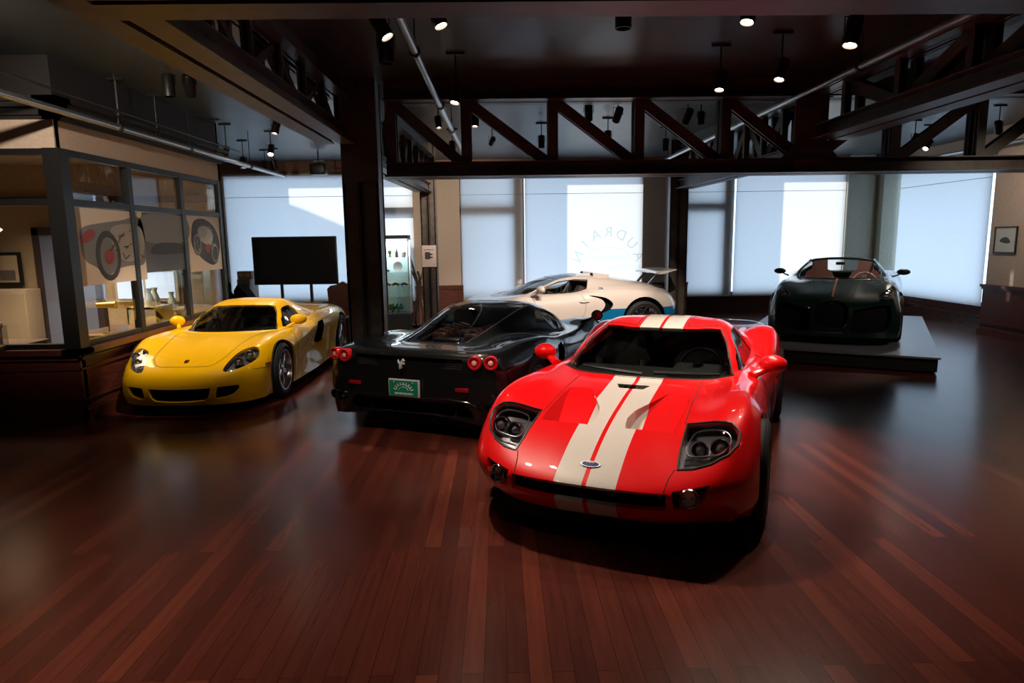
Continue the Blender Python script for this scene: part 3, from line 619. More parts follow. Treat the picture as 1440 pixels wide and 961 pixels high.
# ---------------------------------------------------------------- room
CEIL = 3.72; BY = 16.0; GX = -4.46; RX9 = 9.4
def wood_mat(name, c1, c2, rough, stretch):
    m = mat(name, c1, rough); add_noise_col(m, c1, c2, 6, 6, stretch, bump=.03); return m
def floor_mat():
    m = mat('mahogany_planks', (.1, .03, .02), .3); N, L, b = nt(m)
    tc = N.new('ShaderNodeTexCoord'); mp = N.new('ShaderNodeMapping'); mp.inputs['Rotation'].default_value = (0, 0, math.pi/2); L.new(tc.outputs['Object'], mp.inputs[0])
    br = N.new('ShaderNodeTexBrick'); br.offset = .37; br.offset_frequency = 2; br.inputs['Scale'].default_value = 1.0
    br.inputs['Brick Width'].default_value = 1.9; br.inputs['Row Height'].default_value = .098; br.inputs['Mortar Size'].default_value = .0012; br.inputs['Mortar Smooth'].default_value = .2; br.inputs['Bias'].default_value = 0
    br.inputs['Color1'].default_value = (0, 0, 0, 1); br.inputs['Color2'].default_value = (1, 1, 1, 1); br.inputs['Mortar'].default_value = (.5, .5, .5, 1); L.new(mp.outputs[0], br.inputs['Vector'])
    cr = N.new('ShaderNodeValToRGB'); e = cr.color_ramp.elements; e[0].position = 0; e[0].color = (.066, .0155, .0105, 1); e[1].position = 1; e[1].color = (.14, .032, .018, 1)
    k = e.new(.75); k.color = (.092, .0205, .013, 1); L.new(br.outputs['Color'], cr.inputs[0])
    n = N.new('ShaderNodeTexNoise'); n.inputs['Scale'].default_value = 3; n.inputs['Detail'].default_value = 8; mp2 = N.new('ShaderNodeMapping'); mp2.inputs['Scale'].default_value = (12, .7, 1); L.new(tc.outputs['Object'], mp2.inputs[0]); L.new(mp2.outputs[0], n.inputs['Vector'])
    gr = N.new('ShaderNodeMapRange'); gr.inputs['From Min'].default_value = .3; gr.inputs['From Max'].default_value = .7; gr.inputs['To Min'].default_value = .84; gr.inputs['To Max'].default_value = 1.14; L.new(n.outputs['Fac'], gr.inputs[0])
    mx = N.new('ShaderNodeMix'); mx.data_type = 'RGBA'; mx.blend_type = 'MULTIPLY'; mx.inputs[0].default_value = 1; L.new(cr.outputs[0], mx.inputs[6]); L.new(gr.outputs[0], mx.inputs[7])
    m2 = N.new('ShaderNodeMix'); m2.data_type = 'RGBA'; L.new(br.outputs['Fac'], m2.inputs[0]); L.new(mx.outputs[2], m2.inputs[6]); m2.inputs[7].default_value = (.012, .004, .003, 1); L.new(m2.outputs[2], b.inputs['Base Color'])
    n3 = N.new('ShaderNodeTexNoise'); n3.inputs['Scale'].default_value = 1.3; n3.inputs['Detail'].default_value = 5; L.new(tc.outputs['Object'], n3.inputs['Vector'])
    rr = N.new('ShaderNodeMapRange'); rr.inputs['To Min'].default_value = .20; rr.inputs['To Max'].default_value = .25; L.new(n3.outputs['Fac'], rr.inputs[0]); L.new(rr.outputs[0], b.inputs['Roughness'])
    bp = N.new('ShaderNodeBump'); bp.inputs['Strength'].default_value = .05; bp.inputs['Distance'].default_value = .004; bp.invert = True; L.new(br.outputs['Fac'], bp.inputs['Height']); L.new(bp.outputs[0], b.inputs['Normal'])
    b.inputs['Specular IOR Level'].default_value = .5; return m
WALLM = add_noise_col(mat('cream_plaster', (.50, .39, .30), .8), (.48, .37, .285), (.54, .42, .325), 30, 3)
CEILM = add_noise_col(mat('dark_painted_ceiling', (.06, .075, .08), .38), (.052, .066, .071), (.07, .085, .09), 1.2, 4)
STEEL = add_noise_col(mat('dark_brown_steel', (.07, .054, .042), .42), (.055, .042, .034), (.085, .066, .053), 7, 4)
WAINS = wood_mat('dark_red_wood', (.07, .018, .011), (.13, .033, .018), .35, (1, 1, 14))
BASEB = wood_mat('baseboard_wood', (.04, .012, .009), (.07, .02, .013), .25, (1, 1, 14))
FRAMEM = mat('office_frame_black', (.008, .0078, .008), .45)
PANE = glass_mat('window_pane', (.86, .88, .88))
def struct(o): o['kind'] = 'structure'; return o
m = MB(); m.box(-9.6, 9.6, -4.3, 16.4, -.12, 0); struct(m.build('floor', floor_mat()))
m = MB(); m.box(-9.6, 9.6, -4.3, 16.4, CEIL, CEIL+.15); struct(m.build('ceiling', CEILM))
m = MB(); m.box(-9.6, 9.6, -4.4, -4.2, 0, CEIL); struct(m.build('wall_front', WALLM))
m = MB(); m.box(8.92, 9.4, -4.2, 12.0, 0, CEIL); m.box(9.4, 9.55, -4.2, 12.65, 0, CEIL); m.box(9.4, 9.55, 12.65, 16.0, 0, .42); m.box(9.4, 9.55, 12.65, 16.0, 3.3, CEIL); m.box(9.4, 9.55, 15.98, 16.2, 0, CEIL); struct(m.build('wall_right', WALLM))
# back wall with three openings
WIN = ((-6.5, -2.05), (-.95, 3.42), (4.46, 8.28))
m = MB(); xs = [-7.6]+[v for w in WIN for v in w]+[9.4]
for i in range(0, len(xs), 2): m.box(xs[i], xs[i+1], BY, BY+.18, 0, CEIL)
for a, b_ in WIN: m.box(a, b_, BY, BY+.18, 0, .42); m.box(a, b_, BY, BY+.18, 3.42, CEIL)
struct(m.build('wall_back', WALLM))
m = MB(); m.box(-7.75, -7.6, 10.8, 16.2, 0, CEIL); m.box(-9.75, -9.58, -4.4, 10.9, -.1, CEIL+.1); struct(m.build('wall_left', WALLM))
# corner pilaster, pale
m = MB(); m.box(8.30, 8.92, BY-.10, BY, .0, CEIL); m.box(9.0, 9.4, BY-.35, BY, 0, CEIL); m.box(8.86, 9.0, BY-.04, BY, 0, CEIL); struct(m.build('trim_1', add_noise_col(mat('pale_green_plaster', (.45, .47, .38), .7), (.42, .44, .36), (.48, .5, .41), 20, 3)))
# dado panels under the windows and round the piers
def molding(m, x0, x1, y, z0, z1, d=.05):
    """panelled dado facing the room on the line y (facing -y)"""
    m.box(x0, x1, y-.03, y, z0, z1); m.box(x0, x1, y-.03-d*.6, y, z1-.05, z1); m.box(x0, x1, y-.03-d*.4, y, z1-.09, z1-.05)
    m.box(x0, x1, y-.06, y, z0, z0+.10); m.box(x0, x1, y-.05, y, z0+.10, z0+.13); m.box(x0, x1, y-.042, y, z0+.16, z0+.18)
m = MB()
for a, b_ in WIN: molding(m, a, b_, BY, 0, .42)
struct(m.build('baseboard_back', BASEB))
m = MB()
for a, b_ in ((-7.6, -6.5), (-2.05, -.90), (3.42, 4.53)):
    molding(m, a, b_, BY-.02, 0, .78, .09)
    n = max(1, int((b_-a)/.5))
    for i in range(n): x = a+(b_-a)*(i+.5)/n; w = (b_-a)/n/2-.08; m.box(x-w, x+w, BY-.062, BY-.02, .24, .62)
m.box(8.90, 8.935, -4.2, 12.0, 0, .93); m.box(8.84, 8.935, -4.2, 12.04, .88, .93); m.box(8.86, 8.935, -4.2, 12.02, .84, .88)
for z, d in ((0, .08), (.12, .06), (.19, .045), (.22, .055)): m.box(8.92-d, 8.935, -4.2, 12.02, z, z+(.12 if z == 0 else .02))
m.box(8.9, 9.4, 12.0, 12.035, 0, .93)
struct(m.build('trim_2', WAINS))
m = MB()
for z, d, h in ((0, .10, .12), (.14, .07, .03), (.19, .055, .02), (.23, .07, .02)): m.box(9.4-d, 9.4, 12.04, 16, z, z+h)
m.box(9.36, 9.4, 12.04, 16, .0, .44); struct(m.build('baseboard_right', BASEB))
# translucent roller blinds
def blind_mat():
    m = bpy.data.materials.new('blind_fabric'); m.use_nodes = True; N = m.node_tree.nodes; L = m.node_tree.links; N.clear(); o = N.new('ShaderNodeOutputMaterial')
    t = N.new('ShaderNodeBsdfTranslucent'); t.inputs[0].default_value = (.62, .62, .62, 1); d = N.new('ShaderNodeBsdfDiffuse'); d.inputs[0].default_value = (.6, .6, .6, 1)
    tc = N.new('ShaderNodeTexCoord'); n = N.new('ShaderNodeTexNoise'); n.inputs['Scale'].default_value = 40; mp = N.new('ShaderNodeMapping'); mp.inputs['Scale'].default_value = (1, 1, .3); L.new(tc.outputs['Object'], mp.inputs[0]); L.new(mp.outputs[0], n.inputs['Vector'])
    r = N.new('ShaderNodeMapRange'); r.inputs['To Min'].default_value = .56; r.inputs['To Max'].default_value = .66; L.new(n.outputs['Fac'], r.inputs[0]); L.new(r.outputs[0], t.inputs[0])
    mx = N.new('ShaderNodeMixShader'); mx.inputs[0].default_value = .3; L.new(t.outputs[0], mx.inputs[1]); L.new(d.outputs[0], mx.inputs[2]); L.new(mx.outputs[0], o.inputs[0]); return m
BLIND = blind_mat(); SEAM = mat('blind_seam', (.25, .28, .30), .8)
def blind(label, a, b, z0=.44, z1=3.40, group=None):
    """a, b = plan points of the blind's ends"""
    A, Bv = Vector((a[0], a[1], 0)), Vector((b[0], b[1], 0)); d = (Bv-A).normalized(); nrm = Vector((d.y, -d.x, 0)); r = thing('roller_blind', label, 'blind', tuple((A+Bv)/2), math.atan2(d.y, d.x), group); L = (Bv-A).length/2
    m = MB(); m.add([(-L, 0, z0), (L, 0, z0), (L, 0, z1), (-L, 0, z1)], [(0, 1, 2, 3)]); m.build('blind_fabric', BLIND, r)
    m = MB(); m.box(-L, L, -.005, -.002, 2.905, 2.915); m.build('fabric_seam', SEAM, r)
    m = MB(); m.box(-L, L, -.008, .008, z0-.025, z0+.003); m.build('bottom_bar', mat('bar_cream', (.5, .47, .4), .5), r)
    m = MB(); m.tube([(-L, 0, z1+.03), (L, 0, z1+.03)], .03, 12); m.build('roller_tube', mat('bar_cream', (.5, .47, .4), .5), r); return r
yb = BY-.03
blind('roller blind behind the black television, lit by a slanting patch of sun', (-6.46, yb), (-3.1, yb))
blind('narrow roller blind behind the glass display cabinet', (-3.08, yb), (-2.052, yb))
blind('roller blind with shadow of a window frame, left of the sunlit lettered blind', (-.92, yb), (.545, yb))
b2 = blind('sunlit roller blind with faint mirrored arc of letter shadows, behind the white coupe', (.60, yb), (3.416, yb))
blind('narrow roller blind with shadow of a window frame, right of the raised rear wing', (4.50, yb), (5.60, yb))
blind('sunlit roller blind directly behind the green roadster', (5.64, yb), (8.276, yb))
blind('pale blue roller blind on the right side wall', (RX9-.03, 15.6), (RX9-.03, 12.68))
# shadow of the window lettering, put on the blind's room side as tinted letters
LETTER_TINT = bpy.data.materials.new('lettering_shadow_tint'); LETTER_TINT.use_nodes = True; N_ = LETTER_TINT.node_tree.nodes; L_ = LETTER_TINT.node_tree.links; N_.clear(); o_ = N_.new('ShaderNodeOutputMaterial'); t_ = N_.new('ShaderNodeBsdfTransparent'); t_.inputs[0].default_value = (.82, .87, .86, 1); L_.new(t_.outputs[0], o_.inputs[0])
lg = thing('window_lettering', 'faint mirrored arched shadow of window lettering, tinted onto the sunlit blind above the white coupe', 'lettering', (2.60, yb-.009, 1.05))
def letter(ch, size, x, z, rot, nm, weight=0):
    cu = bpy.data.curves.new(nm, 'FONT'); cu.body = ch; cu.size = size; cu.align_x = 'CENTER'; cu.align_y = 'CENTER'; cu.offset = weight; cu.resolution_u = 3; cu.extrude = .0006
    o = bpy.data.objects.new(nm, cu); C.objects.link(o); dg = bpy.context.evaluated_depsgraph_get(); me = bpy.data.meshes.new_from_object(o.evaluated_get(dg)); bpy.data.objects.remove(o)
    me.materials.clear(); me.materials.append(LETTER_TINT); o = link(bpy.data.objects.new(nm, me), lg); o.matrix_local = T(x, 0, z) @ RY(rot) @ RX(math.pi/2) @ SC(-1, 1, 1); return o
for i, ch in enumerate('AUDRAIN'):
    a = math.radians(22+136*i/6); letter(ch, .34, .78*math.cos(a), .92*math.sin(a)+.02, -(a-math.pi/2), 'letter')
letter('AUTOMOBILE MUSEUM', .155, 0, .10, 0, 'lettering_line', -.004)
mm = MB(); mm.tube([(.50*math.cos(a), 0, .38+.20*math.sin(a)) for a in [math.pi*i/20 for i in range(21)]], .006, 4); mm.tube([(-.5, 0, .36), (.5, 0, .36)], .006, 4); mm.tube([(-.35, 0, .30), (.35, 0, .30)], .005, 4)
mm.lathe([(0, .002), (.03, .001)], 10, T(0, 0, .22) @ RX(math.pi/2)); mm.build('lettering_arc', LETTER_TINT, lg)
# joinery outside the blinds
FR = mat('brown_window_frame', (.20, .11, .07), .5)
def winframe(n, x0, x1, mx, bars):
    f = MB(); y0, y1 = BY+.045, BY+.12
    f.box(x0, x0+.07, y0, y1, .42, 3.42); f.box(x1-.07, x1, y0, y1, .42, 3.42); f.box(x0, x1, y0, y1, 3.34, 3.42); f.box(x0, x1, y0, y1, .42, .52)
    for a, w in mx: f.box(a-w/2, a+w/2, y0, y1, .42, 3.42)
    for a, b_, z, h in bars: f.box(a, b_, y0, y1, z, z+h)
    o = struct(f.build('window_%d' % n, FR)); g = MB(); g.box(x0, x1, BY+.125, BY+.131, .5, 3.4); g.build('window_pane', glass_mat('clear_pane', (.97, .98, .98), f0=1.3), o)
winframe(1, -6.5, -2.05, ((-3.0, .10),), ((-3.0, -2.05, 2.45, .22),))
winframe(2, -.95, 3.42, ((.46, .26),), ((-.95, .46, 2.42, .22),))
winframe(3, 4.46, 8.28, ((5.50, .26),), ((4.46, 5.50, 2.44, .22),))
f = MB(); 
for y in (12.68, 15.93): f.box(9.47, 9.54, y-.035, y+.035, .42, 3.3)
f.box(9.47, 9.54, 12.65, 15.98, 3.24, 3.3); f.box(9.47, 9.54, 12.65, 15.98, .42, .5); o = struct(f.build('window_4', FR)); g = MB(); g.box(9.50, 9.506, 12.65, 15.98, .45, 3.28); g.build('window_pane', glass_mat('clear_pane', (.97, .98, .98), f0=1.3), o)
# unseen facade outside: pier depths and lintel set to shade the blinds
FAC = mat('facade_stone', (.35, .30, .25), .9)
m = MB()
for a, b_, dp in ((-9.0, -6.55, 1.3), (-2.0, -1.0, 2.15), (3.47, 4.41, 1.95), (8.33, 9.5, 2.0)): m.box(a, b_, BY+.19, BY+dp, -.1, 4.6)
m.box(-9.0, 9.5, BY+.19, BY+2.15, 4.02, 4.7); m.box(9.58, 11.2, 12.0, 16.2, 3.5, 4.2); struct(m.build('trim_3', FAC))  # last slab, beyond the right wall, is added to dim the side blind
sx_ = SUN_DIR.x/-SUN_DIR.y; sz_ = SUN_DIR.z/-SUN_DIR.y; D_ = 6.0
m = MB(); pl = [(-5.05, 2.78), (-3.95, 2.30), (-2.95, 1.75), (-2.0, 1.70), (-2.0, -4), (-9, -4), (-9, 2.78)]
m.prism([(x-sx_*D_, z-sz_*D_) for x, z in pl], 0, .3, T(0, BY+D_+.3, 0) @ RX(math.pi/2)); struct(m.build('neighbour_sun_blocker', FAC))  # unseen neighbouring roof slab, outlined so its shadow shapes the sun patch
# pelmet band over the far windows
m = MB(); m.box(-7.6, 9.4, BY-.04, BY, 3.40, CEIL); struct(m.build('trim_5', mat('brown_band', (.22, .10, .06), .6)))
# ---------------------------------------------------------------- iron frame
def rivets(m, pts, n):
    for p in pts: m.lathe([(0, .008), (.008, .007), (.014, 0)], 8, T(*p) @ n)
def truss(label, A, Bp, nodes, flip, zb=2.60, zt=3.47, up=None, w=.44, deep=.17, slim=False, label_group='iron trusses'):
    """plated lattice girder: chords, uprights and diagonals; nodes are distances from A"""
    A = Vector((A[0], A[1], 0)); Bv = Vector((Bp[0], Bp[1], 0)); L = (Bv-A).length; d = (Bv-A).normalized(); r = thing('iron_truss', label, 'truss', tuple(A), math.atan2(d.y, d.x), label_group)
    m = MB()
    for s in (-1, 1):
        m.box(0, L, s*(w/4+.012)-w/4+.012, s*(w/4+.012)+w/4-.012, zb, zb+.018)
        m.box(0, L, s*.06-.012, s*.06+.012, zb+.018, zb+deep)
        m.box(0, L, s*(w/4+.012)-w/4+.04, s*(w/4+.012)+w/4-.04, zb+deep-.012, zb+deep)
    m.build('bottom_chord', STEEL, r)
    m = MB()
    for s in (-1, 1): m.box(0, L, s*.06-.012, s*.06+.012, zt, CEIL-.006); m.box(0, L, s*.11-.09, s*.11+.09, zt+.0, zt+.015)
    m.build('top_chord', STEEL, r)
    for x in nodes:
        m = MB()
        for s in (-1, 1): m.box(x-.06, x+.06, s*.075-.014, s*.075+.014, zb+deep-.02, zt+.02); m.box(x-.06, x-.045, s*.075-.04, s*.075+.04, zb+deep, zt)
        m.build('upright', STEEL, r)
    for i in range(len(nodes)-1):
        a, b_ = nodes[i]+.045, nodes[i+1]-.045; m = MB(); dn = flip(i) if callable(flip) else flip
        z0, z1 = (zt-.02, zb+deep-.02) if dn else (zb+deep-.02, zt-.02)
        for s in (-1, 1): m.bar((a, s*.045, z0), (b_, s*.045, z1), .07 if slim else .125, .02, (0, 1, 0))
        if not slim: m.bar((a, 0, z0+.02), (b_, 0, z1+.02), .09, .012, (0, 0, 1))
        m.build('diagonal', STEEL, r)
    return r
TG = None
n0 = [.35+1.045*i-.1 for i in range(11)]
LONG = truss('long dark iron truss crossing the middle of the room above the cars', (-1.34, 8.2), (8.74, 8.2), [.07]+[.96+1.03*i for i in range(0, 9)] , lambda i: i < 5, label_group='iron trusses under the ceiling')
truss('iron truss running from the near ceiling to the column left of centre', (-1.89, 2.6), (-1.89, 8.0), [.5+.68*i for i in range(8)], lambda i: i % 2 == 0, zb=2.98, w=.40, slim=True, label_group='iron trusses under the ceiling')
truss('iron truss running over the right side towards the camera', (3.85, 3.15), (3.85, 7.90), [.35+.98*i for i in range(5)], lambda i: i < 3, zb=2.95, label_group='iron trusses under the ceiling')
truss('far iron truss seen through the lattice above the display cabinet', (-1.65, 8.45), (-1.45, 13.1), [.4+.6*i for i in range(8)], lambda i: i % 2 == 0, zb=2.78, w=.34, label_group='iron trusses under the ceiling')
truss('far iron truss seen through the lattice above the raised rear wing', (3.80, 8.45), (3.60, 13.1), [.4+.6*i for i in range(8)], lambda i: i % 2 == 0, zb=2.78, w=.34, label_group='iron trusses under the ceiling')
truss('nearest iron truss, its lower edge crossing the top of the picture', (-1.66, 2.90), (8.90, 2.90), [1.0*i+.6 for i in range(10)], lambda i: i < 5, zb=2.83, label_group='iron trusses under the ceiling')
m = MB(); m.box(-.20, .20, -.13, -.115, 2.6, CEIL-.006); m.box(-.24, .24, -.14, -.13, 3.46, CEIL-.006); m.prism([(-.36, 2.76), (.36, 2.76), (.2, 2.93), (-.2, 2.93)], .118, .132, RX(math.pi/2)); o = m.build('junction_plate', STEEL, LONG); o.location = (5.06, 0, 0)
def column(label, x, y, w, dpt, zt, gap=.06):
    r = thing('iron_column', label, 'column', (x, y, 0), 0, 'iron columns')
    for s in (-1, 1):
        m = MB(); c = s*(w/4+gap/4); hw = w/4-gap/4
        m.box(c-hw, c+hw, -dpt/2, -dpt/2+.02, 0, zt); m.box(c-hw, c+hw, dpt/2-.02, dpt/2, 0, zt); m.box(s*(w/2-.02)-.01, s*(w/2-.02)+.01, -dpt/2, dpt/2, 0, zt); m.box(c-s*hw-.01, c-s*hw+.01, -dpt/2, dpt/2, 0, zt)
        z = .1
        while z < zt-.1:
            for xx in (c-hw*.6, c+hw*.6): m.lathe([(0, .008), (.008, .006), (.013, 0)], 8, T(xx, -dpt/2, z) @ RX(math.pi/2))
            z += .16
        m.build('channel', STEEL, r)
    m = MB(); m.box(-gap/2, gap/2, -dpt/2+.06, dpt/2-.06, 0, zt)
    m.build('web', mat('column_web', (.008, .007, .006), .7), r)
    m = MB(); m.box(-w/2-.06, w/2+.06, -dpt/2-.05, dpt/2+.05, 0, .03); m.build('base_plate', STEEL, r)
    return r
cc = column('large riveted iron column left of centre, behind the black supercar', -1.64, 8.2, .43, .34, CEIL)
m = MB(); m.box(-.20, .21, -.19, -.17, 2.55, 3.6); m.box(-.20, .21, .17, .19, 2.55, 3.6); m.build('gusset_plate', STEEL, cc)
column('slimmer iron column carrying a small white sign', -1.40, 13.3, .30, .28, CEIL, .05)
column('dark iron column right of the raised rear wing', 3.53, 13.3, .36, .28, CEIL, .05)
# ---------------------------------------------------------------- pipes
PIPE = mat('galvanised_pipe', (.42, .44, .45), .3, .9)
def pipe(label, pts, r, clamps=(), mt=PIPE):
    o = thing('ceiling_pipe', label, 'pipe', pts[0], 0, 'pipes under the ceiling'); b = Vector(pts[0]); m = MB(); m.tube([Vector(p)-b for p in pts], r, 14); m.build('tube', mt, o)
    for c in clamps:
        m = MB(); m.lathe([(r+.012, -.02), (r+.012, .02), (r, .02), (r, -.02)], 16, T(*(Vector(c)-b)) @ RX(math.pi/2), closed=True); m.tube([Vector(c)-b+Vector((0, 0, r)), Vector((c[0], c[1], CEIL))-b], .006, 6); m.build('pipe_clamp', BLACK, o)
    return o
pipe('silver pipe running away along the ceiling, left of centre', [(-.68, 3.2, 3.38), (-.66, 8.6, 3.38), (-.60, 15.9, 3.42)], .035, [(-.67, 5.7, 3.38), (-.66, 7.9, 3.38), (-.65, 9.6, 3.38), (-.62, 12.4, 3.4)])
pipe('silver pipe beside the truss on the right, running away', [(3.38, 3.4, 3.40), (3.36, 15.9, 3.40)], .035, [(3.38, 6.4, 3.40), (3.37, 10.4, 3.40)])
pipe('silver pipe along the moulding above the glass office', [(-4.22, 3.0, 3.14), (-4.22, 13.4, 3.14)], .035, [(-4.22, y, 3.14) for y in (5.2, 7.7, 9.4, 11.6)])
pipe('thin dark pipe slung above the silver pipe over the office', [(-4.10, 3.0, 3.28), (-4.10, 10.9, 3.28)], .012, [], BLACK)
pipe('pale pipe along the right wall near the ceiling', [(8.62, 8.5, 3.36), (8.62, 15.8, 3.36)], .03, [(8.62, y, 3.36) for y in (8.9, 10.4, 12.2, 14.2)])
# ---------------------------------------------------------------- red coupe with white stripes
def build_gt():
    root = car_root('gt', 'sports_car', 'red mid-engined coupe with two white stripes, nearest of the five cars')
    S = Surf(GT_ROWS, csharp={3: .6}); sh = Shell(S, 5)
    P = paint('red_paint_with_white_stripes', (.80, .004, .006), .25)
    N, L, b = nt(P); tc = N.new('ShaderNodeTexCoord'); sx = N.new('ShaderNodeSeparateXYZ'); ab = N.new('ShaderNodeMath'); ab.operation = 'ABSOLUTE'
    L.new(tc.outputs['Object'], sx.inputs[0]); L.new(sx.outputs['Y'], ab.inputs[0])
    g1 = N.new('ShaderNodeMath'); g1.operation = 'GREATER_THAN'; g1.inputs[1].default_value = .014; g2 = N.new('ShaderNodeMath'); g2.operation = 'LESS_THAN'; g2.inputs[1].default_value = .188
    mu = N.new('ShaderNodeMath'); mu.operation = 'MULTIPLY'; L.new(ab.outputs[0], g1.inputs[0]); L.new(ab.outputs[0], g2.inputs[0]); L.new(g1.outputs[0], mu.inputs[0]); L.new(g2.outputs[0], mu.inputs[1])
    mx = N.new('ShaderNodeMix'); mx.data_type = 'RGBA'; mx.inputs[6].default_value = (.72, .004, .006, 1); mx.inputs[7].default_value = (.62, .56, .51, 1)
    L.new(mu.outputs[0], mx.inputs[0]); L.new(mx.outputs[2], b.inputs['Base Color'])
    # openings
    sh.region('arch_f', arch(S, 0, .335, .375, y=.95, box=(0, 9, 4.6, 8)))
    sh.region('arch_r', arch(S, -2.71, .365, .405, y=.97, box=(9, 18, 4.6, 8)))
    sh.region('windshield', [(8.07, -.5), (8.07, 1.3), (8.07, 2.0), (8.08, 2.75), (8.3, 2.55), (9.0, 1.90), (9.5, 1.86), (9.93, 1.80), (9.95, 1.4), (9.95, -.5)])
    sh.region('side_window', [(8.55, 2.68), (9.0, 2.16), (10.0, 2.14), (11.0, 2.16), (11.1, 2.86), (10, 2.9), (9.0, 2.92), (8.6, 2.93)])
    sh.region('quarter_window', [(11.25, 2.2), (11.9, 2.3), (12.0, 2.6), (11.7, 2.85), (11.25, 2.86)])
    sh.region('rear_window', [(12.1, -.5), (12.1, 1.8), (13, 1.75), (14.6, 1.6), (14.6, -.5)])
    lamp = uvpoly(S, [(.318, .492), (.335, .638), (.356, .765), (.40, .815), (.48, .812), (.585, .765), (.68, .68), (.735, .59), (.755, .506), (.66, .498), (.50, .493)], (0, 1), box=(2, 7, 0, 5.3), d=.05)
    sh.region('headlamp', lamp)
    sh.region('grille', uvpoly(S, [(-.1, .432), (.20, .432), (.36, .432), (.47, .432), (.47, .33), (.36, .325), (.15, .322), (-.1, .322)], (1, 2), near=(0, .95), box=(0, 3.4, 0, 3)) )
    sh.region('fog_recess', uvpoly(S, [(.50, .445), (.60, .46), (.69, .475), (.68, .42), (.65, .37), (.58, .335), (.51, .335)], (1, 2), near=(0, .9), box=(0, 4, 1.5, 5)))
    vent = [(.425, .12), (.425, .455), (.25, .457), (.0, .45), (-.15, .436), (-.19, .36), (-.20, .29), (-.10, .25), (.02, .19), (.16, .125), (.28, .10), (.36, .105)]
    sh.region('hood_vent', uvpoly(S, vent, (0, 1), box=(3, 8, 0, 3)))
    sh.region('cowl_vent', uvpoly(S, [(-.32, -.12), (-.32, .125), (-.235, .09), (-.235, -.09)][1:3]+[(-.235, 0.), (-.32, 0.)], (0, 1), box=(5, 8, 0, 2)) )
    sh.region('side_scoop', uvpoly(S, [(-1.86, .50), (-1.86, .74), (-2.02, .76), (-2.10, .60), (-2.06, .48)], (0, 2), near=(1, .95), box=(10, 14, 4.6, 7)))
    sh.region('fuel_flap_left', [])if 0 else None
    sh.finish()
    body = sh.build('body_shell', None, P, root, lip=.03)[0]
    sh.build('windshield', ['windshield'], GLASS, root, off=.006)
    sh.build('side_window', ['side_window'], GLASS, root, off=.006, sides='split')
    sh.build('quarter_window', ['quarter_window'], DGLASS, root, off=.006, sides='split')
    sh.build('rear_window', ['rear_window'], DGLASS, root, off=.006)
    def vd(X, Nn):
        t = np.clip((X[:, 0]+.18)/.60, 0, 1)**1.2; return -Nn*(t*.145)[:, None]*np.array([.3, .3, 1])-np.stack([0*t, t*.10*np.clip((X[:, 1]-.12)/.33, 0, 1), 0*t], 1)
    sh.build('hood_vent', ['hood_vent'], P, root, depth=vd, walls=True, sides='split')
    sh.build('cowl_vent', ['cowl_vent'], GRILLE, root, off=.035, walls=True)
    sh.build('side_scoop', ['side_scoop'], GRILLE, root, off=.09, walls=True, sides='split')
    sh.build('front_grille', ['grille'], GRILLE, root, depth=lambda X, n: np.tile((-.10, 0, .0), (len(X), 1)), walls=True)
    sh.build('fog_lamp_recess', ['fog_recess'], mat('dark_red_trim', (.05, .004, .005), .4), root, depth=lambda X, n: np.tile((-.06, 0, 0), (len(X), 1)), walls=True, sides='split')
    hl = sh.build('headlamp', ['headlamp'], LAMPIN, root, depth=lambda X, n: -n*.05+np.array([-.03, 0, -.03]), walls=True, sides='split')
    ln = sh.build('headlamp_lens', ['headlamp'], LENS, root, off=.002, sides='split')
    for h, l, sg in zip(hl, ln, (1, -1)):
        l.parent = h
        for (x, y, z, r) in ((.50, .715, .605, .052), (.53, .60, .590, .045)):
            M = T(x, sg*y, z) @ RY(math.radians(68))
            m = MB(); m.lathe([(r*1.15, -.03), (r*1.15, .02), (r, .03), (r*.9, .015), (r*.75, -.01)], 24, M); m.build('lamp_ring', CHROME, h)
            m = MB(); m.lathe([(0, .03), (r*.35, .026), (r*.65, .012), (r*.8, -.01)], 24, M); m.build('projector_lens', mat('projector_glass', (.25, .25, .27), .05, .4, 1.), h)
        m = MB(); fr = [(.40, .56), (.41, .72), (.46, .775), (.54, .755), (.60, .70), (.63, .56), (.55, .53)]
        uv = uvpoly(S, fr, (0, 1), box=(2, 7, 0, 5.3), smooth=5)
        pts = S.ev([p[0] for p in uv], [p[1] for p in uv])-S.nrm([p[0] for p in uv], [p[1] for p in uv])*.02
        m.tube([(p[0], sg*p[1], p[2]) for p in pts], .004, 6, closed=True)
        for o in (.66, .70): 
            uv = uvpath(S, [(o, .53), (o-.02, .64), (o-.07, .72)], (0, 1), box=(2, 7, 0, 5.3)); pts = S.ev([p[0] for p in uv], [p[1] for p in uv])-S.nrm([p[0] for p in uv], [p[1] for p in uv])*.022
            m.tube([(p[0], sg*p[1], p[2]) for p in pts], .005, 6)
        m.build('lamp_bezel', ALLOY, h)
        # black border of the lamp
        m = MB(); pts = S.ev([p[0] for p in lamp], [p[1] for p in lamp]); m.tube([(p[0], sg*p[1], p[2]) for p in pts], .007, 6, closed=True); m.build('lamp_seal', BLACK, h)
        f = MB(); M = T(.86, sg*.59, .40) @ RZ(sg*.3) @ RY(math.radians(85)); f.lathe([(.062, -.05), (.062, 0), (.056, .008), (.05, 0), (.04, -.02), (0, -.03)], 28, M); fo = f.build('fog_lamp', CHROME, root)
        f = MB(); f.lathe([(0, .006), (.03, .004), (.05, -.004)], 24, M); f.build('fog_lens', LENS, fo)
    # grille mesh bars
    g = MB()
    for i in range(24):
        y = -.42+.84*i/23; g.bar((.835, y, .31), (.835, y, .45), .004, .006, (1, 0, 0))
    for i in range(7): g.bar((.837, -.43, .32+.02*i), (.837, .43, .32+.02*i), .004, .004)
